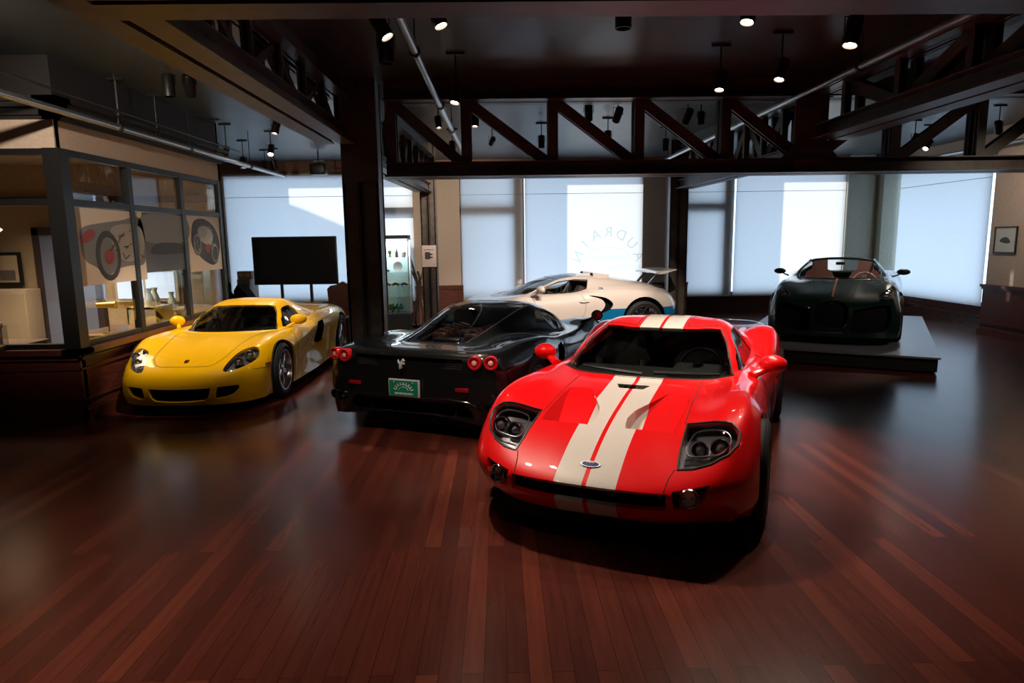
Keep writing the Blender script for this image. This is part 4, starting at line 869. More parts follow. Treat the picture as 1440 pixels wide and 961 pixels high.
    g.build('grille_mesh', mat('grille_bar', (.02, .02, .02), .4), root)
    # panel gaps
    gap_lines(S, root, [uvpath(S, [(-.55, .468), (-.3, .47), (.1, .472), (.325, .478)], (0, 1), box=(3, 8.2, 0, 3)),
        uvpath(S, [(.755, .49), (.82, .468), (.90, .455), (.93, .44)], (0, 1), box=(2.0, 5, 0, 3)),
        [(8.0, v) for v in np.linspace(0, 3, 14)],
        uvpath(S, [(-.62, .74), (-.66, .60), (-.68, .35), (-.72, .17)], (0, 2), near=(1, .93), box=(6, 10, 3.6, 8)),
        uvpath(S, [(-1.78, .80), (-1.76, .6), (-1.74, .35), (-1.68, .17)], (0, 2), near=(1, .93), box=(9, 13, 3.6, 8)),
        uvpath(S, [(-.72, .165), (-1.68, .165)], (0, 2), near=(1, .93), box=(6, 13, 5, 8)),
        [(10.1, v) for v in np.linspace(1.9, .9, 6)]+[(u, .9) for u in np.linspace(10.2, 11.7, 8)]])
    # windshield trim, wipers
    m = MB(); pts = [(8.06, v) for v in np.linspace(0, 2.75, 16)]+[(8.3, 2.57), (9.0, 1.93), (9.5, 1.88), (9.95, 1.82)]
    tube_on(S, [(a, b_) for a, b_ in pts], r=.007, mb=m); m.build('windshield_trim', BLACK, root)
    m = MB()
    for y0, y1, x0, x1 in ((.02, -.50, 8.12, 8.28), (.10, .58, 8.20, 8.2)):
        a = S.ev([8.05], [abs(y0)*3.6])[0]; a[1] = y0
        pts = []
        for t in np.linspace(0, 1, 9):
            y = y0+(y1-y0)*t; u = x0+(x1-x0)*t; q = S.ev([u], [min(2.6, abs(y)*3.75)])[0]; q[1] = y; q[2] += .012; pts.append(tuple(q))
        m.tube(pts, [.015]*4+[.011]*3+[.008]*2, 6); m.tube([(p[0], p[1], p[2]-.008) for p in pts], .004, 4)
    m.build('wiper', BLACK, root)
    mirror_pair(root, (-.86, .80, .79), (-.98, .945, .865), (.10, .105, .072), P, stalk=.036, rot=.12)
    for sg in (1, -1):      # amber-free side marker and brake-air duct slots on the fender top
        m = MB(); m.tube([(-.50+.02*math.cos(a), sg*(.80+.06*math.sin(a)), .795) for a in [2*math.pi*i/14 for i in range(14)]], .003, 5, closed=True)
        m.build('fuel_cap_ring' if sg > 0 else 'fender_vent_ring', GAP, root) if sg < 0 else None
    # badge
    q = S.inv([(.80, 0.)], (0, 1), box=(2, 6, 0, 1))[0]; p = S.ev([q[0]], [0.])[0]; nn = S.nrm([q[0]], [0.])[0]
    z = Vector(nn); y = Vector((0, 1, 0)); x = y.cross(z).normalized(); Mb = Matrix((tuple(x)+(0,), tuple(y)+(0,), tuple(z)+(0,), (0, 0, 0, 1))).transposed(); Mb.translation = Vector(p)
    m = MB(); m.lathe([(0, .004), (.85, .004), (.86, .006), (1, .006), (1, -.004)], 32, Mb @ SC(.026, .062, 1)); o = m.build('badge', EMB, root)
    m = MB(); m.lathe([(0, .0055), (.84, .0052)], 32, Mb @ SC(.026, .062, 1)); m.build('badge_face', mat('badge_blue', (.01, .03, .16), .25), o)
    script_text('Ford', .026, Mb @ T(-.0085, -.030, .0062) @ Matrix(((0, -1, 0, 0), (1, 0, 0, 0), (0, 0, 1, 0), (0, 0, 0, 1))) @ T(0, 0, 0), EMB, o, 'badge_lettering', shear=.3, flip=True)
    for sg in (1, -1):
        wheel(root, 0, .855, sg, .335, .235, .235, 'five', ALLOY); wheel(root, -2.71, .845, sg, .365, .25, .30, 'five', ALLOY)
    wells(root, 2.71, .375, .405); underbody(root, .72, -3.5, 2.71)
    interior(root, -.62, 0, .76, LEATHER, dash=mat('grey_dash', (.07, .068, .065), .6))
    # rear lamps and tail
    for sg in (1, -1):
        m = MB(); m.lathe([(0, .012), (.05, .01), (.07, 0), (.075, -.03)], 24, T(-3.60, sg*.62, .72) @ RY(-math.pi/2)); m.build('tail_lamp', RED_LAMP, root)
    return root
# ---------------------------------------------------------------- yellow sports car
def build_cgt():
    root = car_root('cgt', 'sports_car', 'yellow low sports car parked beside the glass office')
    S = Surf(CGT_ROWS); sh = Shell(S, 5)
    P = paint('yellow_paint', (.92, .50, .002), .3); P.node_tree.nodes['Principled BSDF'].inputs['Coat Weight'].default_value = .55
    sh.region('arch_f', arch(S, 0, .33, .368, y=.88, box=(0, 9, 4.6, 8)))
    sh.region('arch_r', arch(S, -2.73, .345, .395, y=.92, box=(9, 18, 4.6, 8)))
    sh.region('windshield', [(8.07, -.5), (8.07, 1.3), (8.07, 2.0), (8.09, 2.7), (8.3, 2.5), (9.0, 1.90), (9.5, 1.86), (9.9, 1.78), (9.95, 1.5), (9.95, -.5)])
    sh.region('side_window', [(8.55, 2.68), (9.0, 2.18), (10.0, 2.15), (10.8, 2.2), (11.1, 2.5), (11.15, 2.85), (10, 2.9), (9.0, 2.92), (8.6, 2.93)])
    sh.region('rear_window', [(12.06, -.5), (12.06, 1.7), (12.5, 1.7), (12.7, 1.2), (12.7, -.5)])
    lamp = uvpoly(S, [(.755, .435), (.61, .47), (.43, .53), (.365, .635), (.375, .705), (.45, .725), (.57, .69), (.675, .62), (.75, .53), (.775, .47)], (0, 1), box=(2, 7, 0, 5.6), smooth=4)
    sh.region('headlamp', lamp)
    sh.region('grille', uvpoly(S, [(-.1, .30), (.18, .302), (.335, .308), (.325, .26), (.30, .20), (.26, .168), (.12, .158), (-.1, .155)], (1, 2), near=(0, .95), box=(0, 3.4, 0, 3)))
    sh.region('intake', uvpoly(S, [(.405, .313), (.50, .32), (.61, .32), (.61, .285), (.56, .225), (.48, .195), (.40, .185), (.385, .19), (.39, .25)], (1, 2), near=(0, .9), box=(0, 3.4, 0, 5)))
    sh.region('side_intake', uvpoly(S, [(-1.45, .60), (-1.50, .69), (-1.60, .725), (-1.78, .73), (-1.78, .62), (-1.70, .42), (-1.60, .40), (-1.48, .46)], (0, 2), near=(1, .9), box=(9, 13.5, 4.6, 7.5)))
    sh.finish()
    sh.build('body_shell', None, P, root, lip=.03)
    sh.build('windshield', ['windshield'], GLASS, root, off=.006)
    sh.build('side_window', ['side_window'], GLASS, root, off=.006, sides='split')
    sh.build('rear_window', ['rear_window'], DGLASS, root, off=.006)
    back = lambda X, n: np.tile((-.10, 0, .0), (len(X), 1))
    sh.build('front_grille', ['grille'], GRILLE, root, depth=back, walls=True)
    sh.build('front_intake', ['intake'], GRILLE, root, depth=back, walls=True, sides='split')
    sh.build('side_intake', ['side_intake'], GRILLE, root, depth=lambda X, n: np.tile((0, -.10, 0), (len(X), 1)), walls=True, sides='split')
    hl = sh.build('headlamp', ['headlamp'], LAMPIN, root, depth=lambda X, n: -n*.045+np.array([-.02, 0, -.02]), walls=True, sides='split')
    ln = sh.build('headlamp_lens', ['headlamp'], LENS, root, off=.001, sides='split')
    for h, l, sg in zip(hl, ln, (1, -1)):
        l.parent = h
        for (x, y, z, r) in ((.49, .635, .595, .048), (.615, .555, .545, .043)):
            M = T(x, sg*y, z) @ RY(math.radians(72)); m = MB(); m2 = MB(); m.lathe([(r*1.1, -.03), (r*1.1, .02), (r, .028), (r*.85, .01), (r*.6, -.01)], 24, M)
            m2.lathe([(0, .025), (r*.3, .022), (r*.55, .01), (r*.7, -.01)], 20, M)
            m.build('lamp_ring', ALLOY, h); m2.build('projector_lens', mat('projector_glass', (.25, .25, .27), .05, .4, 1.), h)
    gap_lines(S, root, [uvpath(S, [(.752, 0), (.745, .20), (.725, .28), (.68, .335), (.55, .40), (.3, .43), (0, .47), (-.4, .56)], (0, 1), box=(2.5, 8.2, 0, 4), smooth=True),
        uvpath(S, [(.62, .46), (.45, .45), (.33, .455)], (0, 2), near=(1, .85), box=(2, 6, 4.6, 8)),
        uvpath(S, [(-.50, .74), (-.50, .60), (-.46, .35), (-.44, .17)], (0, 2), near=(1, .9), box=(6, 10, 3.6, 8)),
        uvpath(S, [(-1.5, .79), (-1.42, .6), (-1.35, .4), (-1.25, .2)], (0, 2), near=(1, .9), box=(9, 13, 3.6, 8))])
    m = MB(); tube_on(S, [(8.05, v) for v in np.linspace(0, 2.7, 16)]+[(8.3, 2.52), (9.0, 1.93), (9.5, 1.88), (9.93, 1.80)], r=.006, mb=m); m.build('windshield_trim', BLACK, root)
    m = MB(); q = S.inv([(.66, 0.)], (0, 1), box=(2, 6, 0, 1))[0]; p = S.ev([q[0]], [0.])[0]; nn = S.nrm([q[0]], [0.])[0]
    z = Vector(nn); y = Vector((0, 1, 0)); x = y.cross(z).normalized(); Mb = Matrix((tuple(x)+(0,), tuple(y)+(0,), tuple(z)+(0,), (0, 0, 0, 1))).transposed(); Mb.translation = Vector(p)
    m.prism([(.032, .0), (.026, .022), (-.03, .024), (-.034, 0), (-.03, -.024), (.026, -.022)], -.002, .004, Mb); m.build('crest_badge', mat('crest_bronze', (.12, .03, .008), .3, .6), root)
    for sg in (1, -1):
        m = MB(); uv = uvpath(S, [(.45, .485), (.36, .488)], (0, 2), near=(1, .85), box=(2, 6, 4.2, 8)); P0 = S.ev([a[0] for a in uv], [a[1] for a in uv])
        m.tube([(p[0], sg*p[1], p[2]) for p in P0], .013, 8); m.build('side_marker', mat('amber_red_marker', (.35, .05, .01), .2, coat=1.), root)
    mirror_pair(root, (-.68, .70, .765), (-.86, .795, .845), (.08, .11, .068), P, stalk=.022, rot=.2)
    for sg in (1, -1):
        wheel(root, 0, .755, sg, .33, .238, .235, 'five', BRIGHT_ALLOY); wheel(root, -2.73, .775, sg, .345, .25, .30, 'five', BRIGHT_ALLOY)
    wells(root, 2.73, .368, .395, yf=.83, yr=.88, zf=.33, zr=.345); underbody(root, .6, -3.4, 2.73, yo=.84)
    interior(root, -.50, 0, .72, LEATHER, xs=-1.25, wheel_y=.34)
    for sg in (1, -1):
        m = MB(); m.lathe([(0, .012), (.05, .01), (.07, 0), (.075, -.03)], 24, T(-3.50, sg*.60, .68) @ RY(-math.pi/2)); m.build('tail_lamp', RED_LAMP, root)
    return root
# ---------------------------------------------------------------- black supercar seen from behind
HORSE = [(0, 0), (.08, .02), (.12, .2), (.2, .28), (.18, .1), (.28, .08), (.3, .3), (.36, .42), (.5, .5), (.62, .46), (.7, .5), (.6, .58), (.42, .62), (.5, .78), (.66, .74), (.7, .8), (.55, .92), (.44, 1.0), (.38, .92), (.26, .84), (.18, .66), (.05, .6), (-.12, .72), (-.2, .9), (-.26, .72), (-.16, .56), (-.02, .46), (-.06, .3), (-.04, .14)]
def build_enzo():
    root = car_root('enzo', 'sports_car', 'black supercar seen from behind with round red tail lamps and green plate')
    S = Surf(ENZO_ROWS); sh = Shell(S, 5)
    P = paint('black_paint', (.006, .0065, .007), .12)
    sh.region('arch_f', arch(S, 0, .34, .385, y=.95, box=(0, 9, 4.6, 8)))
    sh.region('arch_r', arch(S, -2.65, .355, .40, y=.99, box=(9, 18, 4.6, 8)))
    sh.region('windshield', [(8.07, -.5), (8.07, 1.3), (8.07, 2.0), (8.09, 2.7), (8.3, 2.5), (9.0, 1.92), (9.5, 1.88), (9.9, 1.80), (9.95, 1.5), (9.95, -.5)])
    sh.region('side_window', [(8.55, 2.68), (9.0, 2.12), (10.0, 2.10), (10.7, 2.10), (11.15, 2.2), (11.6, 2.7), (11.3, 2.9), (10, 2.93), (9.0, 2.94), (8.6, 2.93)])
    sh.region('rear_window', [(11.0, -.5), (11.0, 1.5), (11.15, 1.78), (12, 1.84), (13, 1.84), (14, 1.78), (14.9, 1.7), (15.02, 1.3), (15.02, -.5)])
    sh.region('rear_mesh', uvpoly(S, [(-.1, .79), (.30, .79), (.565, .785), (.58, .74), (.57, .69), (.30, .685), (-.1, .685)], (1, 2), near=(0, -3.6), box=(15.9, 18, 0, 4.5)))
    sh.region('side_intake', uvpoly(S, [(-1.70, .60), (-1.80, .72), (-1.98, .70), (-2.05, .5), (-1.98, .36), (-1.82, .36)], (0, 2), near=(1, .95), box=(10, 14, 4.6, 7.5)))
    sh.region('diffuser', uvpoly(S, [(-.1, .38), (.25, .385), (.58, .39), (.66, .30), (.66, .22), (.3, .235), (-.1, .25)], (1, 2), near=(0, -3.6), box=(17.5, 20, 0, 5.5)))
    sh.finish()
    sh.build('body_shell', None, P, root, lip=.03)
    sh.build('windshield', ['windshield'], GLASS, root, off=.005)
    sh.build('side_window', ['side_window'], GLASS, root, off=.005, sides='split')
    sh.build('rear_window', ['rear_window'], glass_mat('engine_glass', (.55, .55, .55)), root, off=.004)
    sh.build('rear_mesh', ['rear_mesh'], GRILLE, root, depth=lambda X, n: np.tile((.05, 0, 0), (len(X), 1)), walls=True)
    sh.build('side_intake', ['side_intake'], GRILLE, root, off=.09, walls=True, sides='split')
    sh.build('diffuser', ['diffuser'], BLACK, root, depth=lambda X, n: np.tile((.16, 0, 0), (len(X), 1)), walls=True)
    m = MB()
    for i in range(60):
        y = -.56+1.12*i/59; m.bar((-3.485, y, .685), (-3.47, y, .79), .004, .004, (1, 0, 0))
    for i in range(5): m.bar((-3.485, -.565, .695+.021*i), (-3.485, .565, .695+.021*i), .004, .004)
    m.build('mesh_bars', mat('mesh_metal', (.16, .16, .15), .35, .8), root)
    m = MB()
    for y in (-.46, -.23, 0, .23, .46): m.prism([(-3.46, .17), (-3.44, .34), (-3.2, .36), (-3.0, .17)], y-.008, y+.008, RX(math.pi/2))
    m.build('diffuser_fins', BLACK, root)
    # engine under the glass
    e = MB(); e.rbox(-2.85, -1.75, -.27, .27, .5, .80, .06); e.build('engine', mat('engine_grey', (.05, .05, .05), .4, .6), root)
    for sg in (1, -1):
        e = MB(); e.rbox(-2.55, -1.85, sg*.19-.09, sg*.19+.09, .76, .875, .04); 
        for i in range(5): e.tube([(-1.95-.13*i, sg*.1, .87), (-1.95-.13*i, sg*.2, .895), (-1.95-.13*i, sg*.3, .84)], .022, 8)
        e.build('intake_plenum', mat('crinkle_red', (.10, .035, .03), .5), root)
        t = MB(); t.tube([(-1.95, sg*.36, .82), (-2.3, sg*.37, .84), (-2.7, sg*.33, .80), (-3.0, sg*.25, .74)], .018, 8); t.build('engine_pipe', CHROME, root)
    m = MB(); m.bar((-1.62, -.45, .92), (-1.62, .45, .92), .05, .30, (0, 0, 1)); m.build('bulkhead', BLACK, root)
    m = MB(); m.rbox(-2.75, -2.62, -.16, .16, .80, .845, .015); m.rbox(-2.35, -2.0, -.07, .07, .83, .875, .015); m.build('engine_cover', ALLOY, root)
    # round lamps standing in red housings
    for y, x, z in ((.695, -3.515, .765), (.835, -3.475, .765)):
        for sg in (1, -1):
            ang = .12 if y < .75 else .3
            M = T(x, sg*y, z) @ RZ(-sg*ang) @ RY(-math.pi/2)
            m = MB(); m.lathe([(.0, -.06), (.058, -.06), (.064, -.01), (.064, .018), (.058, .026), (.046, .024), (.042, .012), (.03, .012), (.026, .02), (0, .022)], 30, M)
            m.rbox(-.02, .045, -.05, .05, -.05, .012, .012, M)
            o = m.build('tail_lamp', RED_LAMP, root)
            m = MB(); m.lathe([(0, .030), (.016, .028), (.024, .020)], 20, M); m.build('lamp_centre', mat('pale_lamp', (.75, .45, .42), .1, coat=1.), o)
    for sg in (1, -1):
        m = MB(); m.rbox(-3.555, -3.52, sg*.575-.065, sg*.575+.065, .492, .53, .006); m.build('reflector', mat('dull_red_reflector', (.28, .006, .01), .25, coat=1.), root)
        for y, x in ((.76, -3.50), (.86, -3.46)):
            m = MB(); m.lathe([(.036, .10), (.043, .0), (.048, -.002), (.05, .01), (.048, .12), (.040, .12)], 24, T(x-.03, sg*y, .365) @ RY(math.pi/2)); m.lathe([(0, .06), (.045, .06)], 20, T(x-.03, sg*y, .365) @ RY(math.pi/2)); m.build('exhaust_pipe', mat('dark_exhaust', (.12, .12, .12), .25, 1.), root)
    m = MB(); q = S.inv([(0., .72)], (1, 2), near=(0, -3.6), box=(16, 18, 0, 1))[0]
    Mh = T(-3.585, .035, .68) @ Matrix(((0, 0, -1, 0), (-1, 0, 0, 0), (0, 1, 0, 0), (0, 0, 0, 1))) @ SC(.075, .10, 1)
    bm2 = bmesh.new(); vs = [bm2.verts.new((p[0], p[1], 0)) for p in HORSE]; f = bm2.faces.new(vs); r = bmesh.ops.extrude_face_region(bm2, geom=[f]); [setattr(v.co, 'z', .02) for v in r['geom'] if isinstance(v, bmesh.types.BMVert)]
    bmesh.ops.triangulate(bm2, faces=bm2.faces[:]); bm2.verts.index_update(); m.add([v.co.copy() for v in bm2.verts], [[v.index for v in f.verts] for f in bm2.faces], False, Mh); bm2.free()
    m.build('horse_emblem', EMB, root)
    # number plate
    m = MB(); m.rbox(-3.60, -3.575, -.165, .165, .418, .585, .008); pl = m.build('number_plate', EMB, root)
    m = MB(); m.box(-3.604, -3.598, -.152, .152, .430, .573); m.build('plate_face', mat('plate_green', (.008, .20, .11), .7, spec=.2), pl)
    m = MB()
    for i in range(9):
        a = math.radians(20+140*i/8); c, s = math.cos(a), math.sin(a); m.bar((-3.605, .085*c, .465+.068*s), (-3.605, .112*c, .465+.092*s), .009, .003, (1, 0, 0))
    for r_ in (.04, .06): m.tube([(-3.605, r_*1.3*math.cos(math.radians(a)), .475+r_*math.sin(math.radians(a))) for a in range(10, 171, 16)], .0022, 4)
    for i in range(13): m.box(-3.606, -3.603, -.098+.0155*i, -.098+.0155*i+(.010 if i % 3 else .006), .443, .461)
    for y in (.10, -.10): m.lathe([(0, .004), (.006, .003)], 10, T(-3.603, y, .56) @ RY(-math.pi/2))
    m.build('plate_lettering', mat('plate_white', (.75, .78, .72), .5), pl)
    m = MB(); tube_on(S, uvpath(S, [(0, .405), (.2, .41), (.45, .415), (.62, .40), (.70, .36)], (1, 2), near=(0, -3.6), box=(16.5, 19, 0, 5.5)), r=.006, mb=m); m.build('bumper_trim', mat('dark_trim', (.10, .10, .10), .2, .9), root)
    gap_lines(S, root, [uvpath(S, [(-1.72, .80), (-1.60, .60), (-1.5, .4), (-1.4, .2)], (0, 2), near=(1, .93), box=(9, 13, 3.6, 8)),
        [(u, 1.95) for u in np.linspace(11.1, 15.2, 24)]])
    gap_lines(S, root, [[(u, 1.86) for u in np.linspace(11.3, 14.9, 18)]], 'window_trim', .007, ALLOY)
    mirror_pair(root, (-.42, .80, .77), (-.49, 1.02, .87), (.07, .075, .07), P, stalk=.03, rot=-.1)
    for sg in (1, -1):
        wheel(root, 0, .84, sg, .34, .245, .245, 'five', ALLOY); wheel(root, -2.65, .83, sg, .355, .25, .32, 'five', ALLOY)
    wells(root, 2.65, .385, .40, yf=.91, yr=.93, zf=.34, zr=.355); underbody(root, .7, -3.3, 2.65, z0=.09)
    interior(root, -.50, 0, .74, LEATHER, xs=-1.3)
    return root
# ---------------------------------------------------------------- white and blue coupe in profile
def two_tone(m, pts, lo, hi, x0=-3.8, x1=1.):
    """hi above the waist line z = f(x), lo below it (a painted edge fixed to the body)"""
    N, L, b = nt(m); tc = N.new('ShaderNodeTexCoord'); sx = N.new('ShaderNodeSeparateXYZ'); L.new(tc.outputs['Object'], sx.inputs[0])
    mr = N.new('ShaderNodeMapRange'); mr.inputs['From Min'].default_value = x0; mr.inputs['From Max'].default_value = x1; L.new(sx.outputs['X'], mr.inputs[0])
    cr = N.new('ShaderNodeValToRGB'); el = cr.color_ramp.elements
    ps = sorted(pts); el[0].position = (ps[0][0]-x0)/(x1-x0); el[0].color = (ps[0][1],)*3+(1,); el[1].position = (ps[-1][0]-x0)/(x1-x0); el[1].color = (ps[-1][1],)*3+(1,)
    for p in ps[1:-1]: e = el.new((p[0]-x0)/(x1-x0)); e.color = (p[1],)*3+(1,)
    L.new(mr.outputs[0], cr.inputs[0]); g = N.new('ShaderNodeMath'); g.operation = 'GREATER_THAN'; L.new(sx.outputs['Z'], g.inputs[0]); L.new(cr.outputs[0], g.inputs[1])
    mx = N.new('ShaderNodeMix'); mx.data_type = 'RGBA'; mx.inputs[6].default_value = (*lo, 1); mx.inputs[7].default_value = (*hi, 1); L.new(g.outputs[0], mx.inputs[0]); L.new(mx.outputs[2], b.inputs['Base Color'])
def build_vey():
    root = car_root('vey', 'sports_car', 'white coupe with blue sills and raised rear wing, seen in profile')
    S = Surf(VEY_ROWS); sh = Shell(S, 5)
    P = paint('white_and_blue_paint', (.74, .68, .62), .25)
    two_tone(P, [(-3.7, .60), (-3.1, .59), (-2.05, .585), (-1.92, .52), (-1.75, .45), (-1.6, .41), (-1.3, .37), (-.7, .37), (-.3, .42), (.5, .42), (.9, .40)], (.005, .16, .36), (.70, .62, .57))
    sh.region('arch_f', arch(S, 0, .36, .40, y=.95, box=(0, 9, 4.6, 8)))
    sh.region('arch_r', arch(S, -2.73, .37, .42, y=.97, box=(9, 18, 4.6, 8)))
    sh.region('windshield', [(6.35, -.5), (6.4, .8), (6.75, 1.6), (7.4, 2.35), (8.0, 2.8), (8.3, 2.55), (9.0, 1.92), (9.5, 1.88), (9.95, 1.82), (11.0, 1.75), (11.3, 1.4), (11.4, -.5)])
    sh.region('side_window', [(8.35, 2.85), (8.7, 2.45), (9.1, 2.14), (10.0, 2.10), (11.0, 2.12), (11.75, 2.25), (11.55, 3.05), (10, 3.12), (9.0, 3.12), (8.4, 3.0)])
    sh.region('scoop', uvpoly(S, [(-1.68, .835), (-1.88, .815), (-2.03, .77), (-2.12, .68), (-2.08, .585), (-1.95, .52), (-1.78, .465), (-1.88, .53), (-1.95, .60), (-1.975, .68), (-1.92, .755), (-1.82, .795)], (0, 2), near=(1, .95), box=(10, 14, 4.4, 8), smooth=4))
    sh.finish()
    sh.build('body_shell', None, P, root, lip=.03)
    sh.build('windshield', ['windshield'], GLASS, root, off=.005)
    sh.build('side_window', ['side_window'], glass_mat('clear_car_glass', (.93, .95, .95)), root, off=.005, sides='split')
    sh.build('side_scoop', ['scoop'], GRILLE, root, off=.10, walls=True, sides='split')
    gap_lines(S, root, [uvpath(S, [(-1.55, .86), (-1.62, .70), (-1.60, .52), (-1.52, .38)], (0, 2), near=(1, .93), box=(9, 13, 3.6, 8), smooth=True),
        uvpath(S, [(-.66, .83), (-.70, .65), (-.68, .38)], (0, 2), near=(1, .93), box=(6, 11, 3.6, 8), smooth=True),
        [(9.98, v) for v in np.linspace(0, 1.9, 10)]])
    gap_lines(S, root, [[(8.4, 3.0), (9, 3.12), (10, 3.12), (11.5, 3.06), (11.6, 2.8), (11.75, 2.25), (11, 2.12), (10, 2.10), (9.1, 2.14), (8.7, 2.45), (8.4, 2.9)]], 'window_trim', .007, BLACK)
    for sg in (1, -1):
        m = MB(); m.lathe([(0, .012), (.6, .011), (.62, .004), (.9, .006), (1, .0), (1, -.02)], 24, T(-1.60, sg*.955, .725) @ RX(-sg*math.pi/2) @ SC(.095, .035, 1.)); m.rbox(-1.68, -1.52, -.02, .02, -.010, .010, .008, T(0, sg*.962, .728)); m.build('door_handle', mat('cap_silver', (.75, .72, .70), .35, .3), root)
        m = MB(); uv = S.inv([(-1.95, .945)], (0, 2), near=(1, .85), box=(11, 13.5, 3, 6))[0]; p = S.ev([uv[0]], [uv[1]])[0]; nn = S.nrm([uv[0]], [uv[1]])[0]; nn[1] *= sg; p[1] *= sg
        q = Vector(nn).to_track_quat('Z', 'Y').to_matrix().to_4x4(); q.translation = Vector(p)
        m.lathe([(.05, .004), (.062, .008), (.068, .004), (.068, -.01)], 28, q); m.lathe([(0, .003), (.05, .003)], 28, q); o = m.build('fuel_cap', mat('cap_silver', (.75, .72, .70), .35, .3), root)
        m = MB()      # mirrored E and B joined back to back
        for b_ in ((-.034, -.027, -.03, .03), (-.034, -.004, .023, .03), (-.034, -.008, -.003, .004), (-.034, -.004, -.03, -.023), (.0, .007, -.03, .03)): m.box(b_[0], b_[1], b_[2], b_[3], .004, .007, q @ RZ(math.pi/2 if 0 else 0))
        for c_ in (.015, -.015): m.tube([q @ Vector((.005+.024*math.cos(a), c_+.014*math.sin(a), .006)) for a in [-1.5+i*.3 for i in range(11)]], .003, 5)
        m.build('emblem', BLACK, o)
        # roof air scoop
        m = MB(); m.prism([(-.09, 0), (.09, 0), (.10, .05), (.06, .085), (-.06, .085), (-.10, .05)], 0, .32, T(-1.90, sg*.34, 1.135) @ RY(math.radians(-98)) @ RZ(-math.pi/2), smooth=False); m.build('roof_scoop', P, root)
        m = MB(); m.prism([(-.075, .008), (.075, .008), (.082, .048), (.05, .072), (-.05, .072), (-.082, .048)], -.004, .004, T(-1.895, sg*.34, 1.135) @ RY(math.radians(-98)) @ RZ(-math.pi/2)); m.build('scoop_mouth', GRILLE, root)
        # wing strut
        m = MB()
        for yy in (.33,): m.bar((-3.02, sg*yy, .94), (-3.24, sg*yy, 1.17), .03, .05)
        m.build('wing_strut', ALLOY, root)
    m = MB(); pr = [(-3.12, 1.215), (-3.16, 1.235), (-3.28, 1.255), (-3.44, 1.27), (-3.60, 1.28), (-3.60, 1.265), (-3.44, 1.235), (-3.28, 1.205), (-3.16, 1.20)]
    ys = [-.60, -.57, -.35, 0, .35, .57, .60]; vs = []; fs = []
    for y in ys:
        k = 1. if abs(y) < .58 else .8
        for x, z in pr: vs.append((-3.30+(x+3.36)*k*.85+(-.05*(1-(abs(y)/.60)**2)), y, 1.205+(z-1.235)*k*1.2))
    n_ = len(pr)
    for i in range(len(ys)-1):
        for j in range(n_): fs.append((i*n_+j, i*n_+(j+1) % n_, (i+1)*n_+(j+1) % n_, (i+1)*n_+j))
    fs += [tuple(range(n_)), tuple(range((len(ys)-1)*n_, len(ys)*n_))[::-1]]; m.add(vs, fs, True); m.build('rear_wing', mat('wing_white', (.74, .70, .66), .3, coat=1.), root)
    m = MB(); m.rbox(-3.25, -2.9, -.55, .55, .90, .955, .02); m.build('engine_deck', BLACK, root)
    mirror_pair(root, (-.66, .86, .865), (-.80, .985, .965), (.085, .12, .075), P, stalk=.03, rot=.2)
    for sg in (1, -1):
        wheel(root, 0, .83, sg, .345, .255, .265, 'y7', BRIGHT_ALLOY); wheel(root, -2.73, .815, sg, .355, .265, .33, 'y7', BRIGHT_ALLOY, mat('caliper_blue', (.01, .10, .30), .3))
    wells(root, 2.73, .40, .42, yf=.90, yr=.92, zf=.36, zr=.37); underbody(root, .55, -3.3, 2.73)
    interior(root, -.55, 0, .82, mat('tan_leather', (.10, .04, .03), .5), xs=-1.45, zt=.9, back=.97)
    for sg in (1, -1):
        m = MB(); m.lathe([(0, .012), (.05, .01), (.06, 0), (.065, -.03)], 24, T(-3.51, sg*.50, .60) @ RY(-math.pi/2)); m.build('tail_lamp', RED_LAMP, root)
    return root
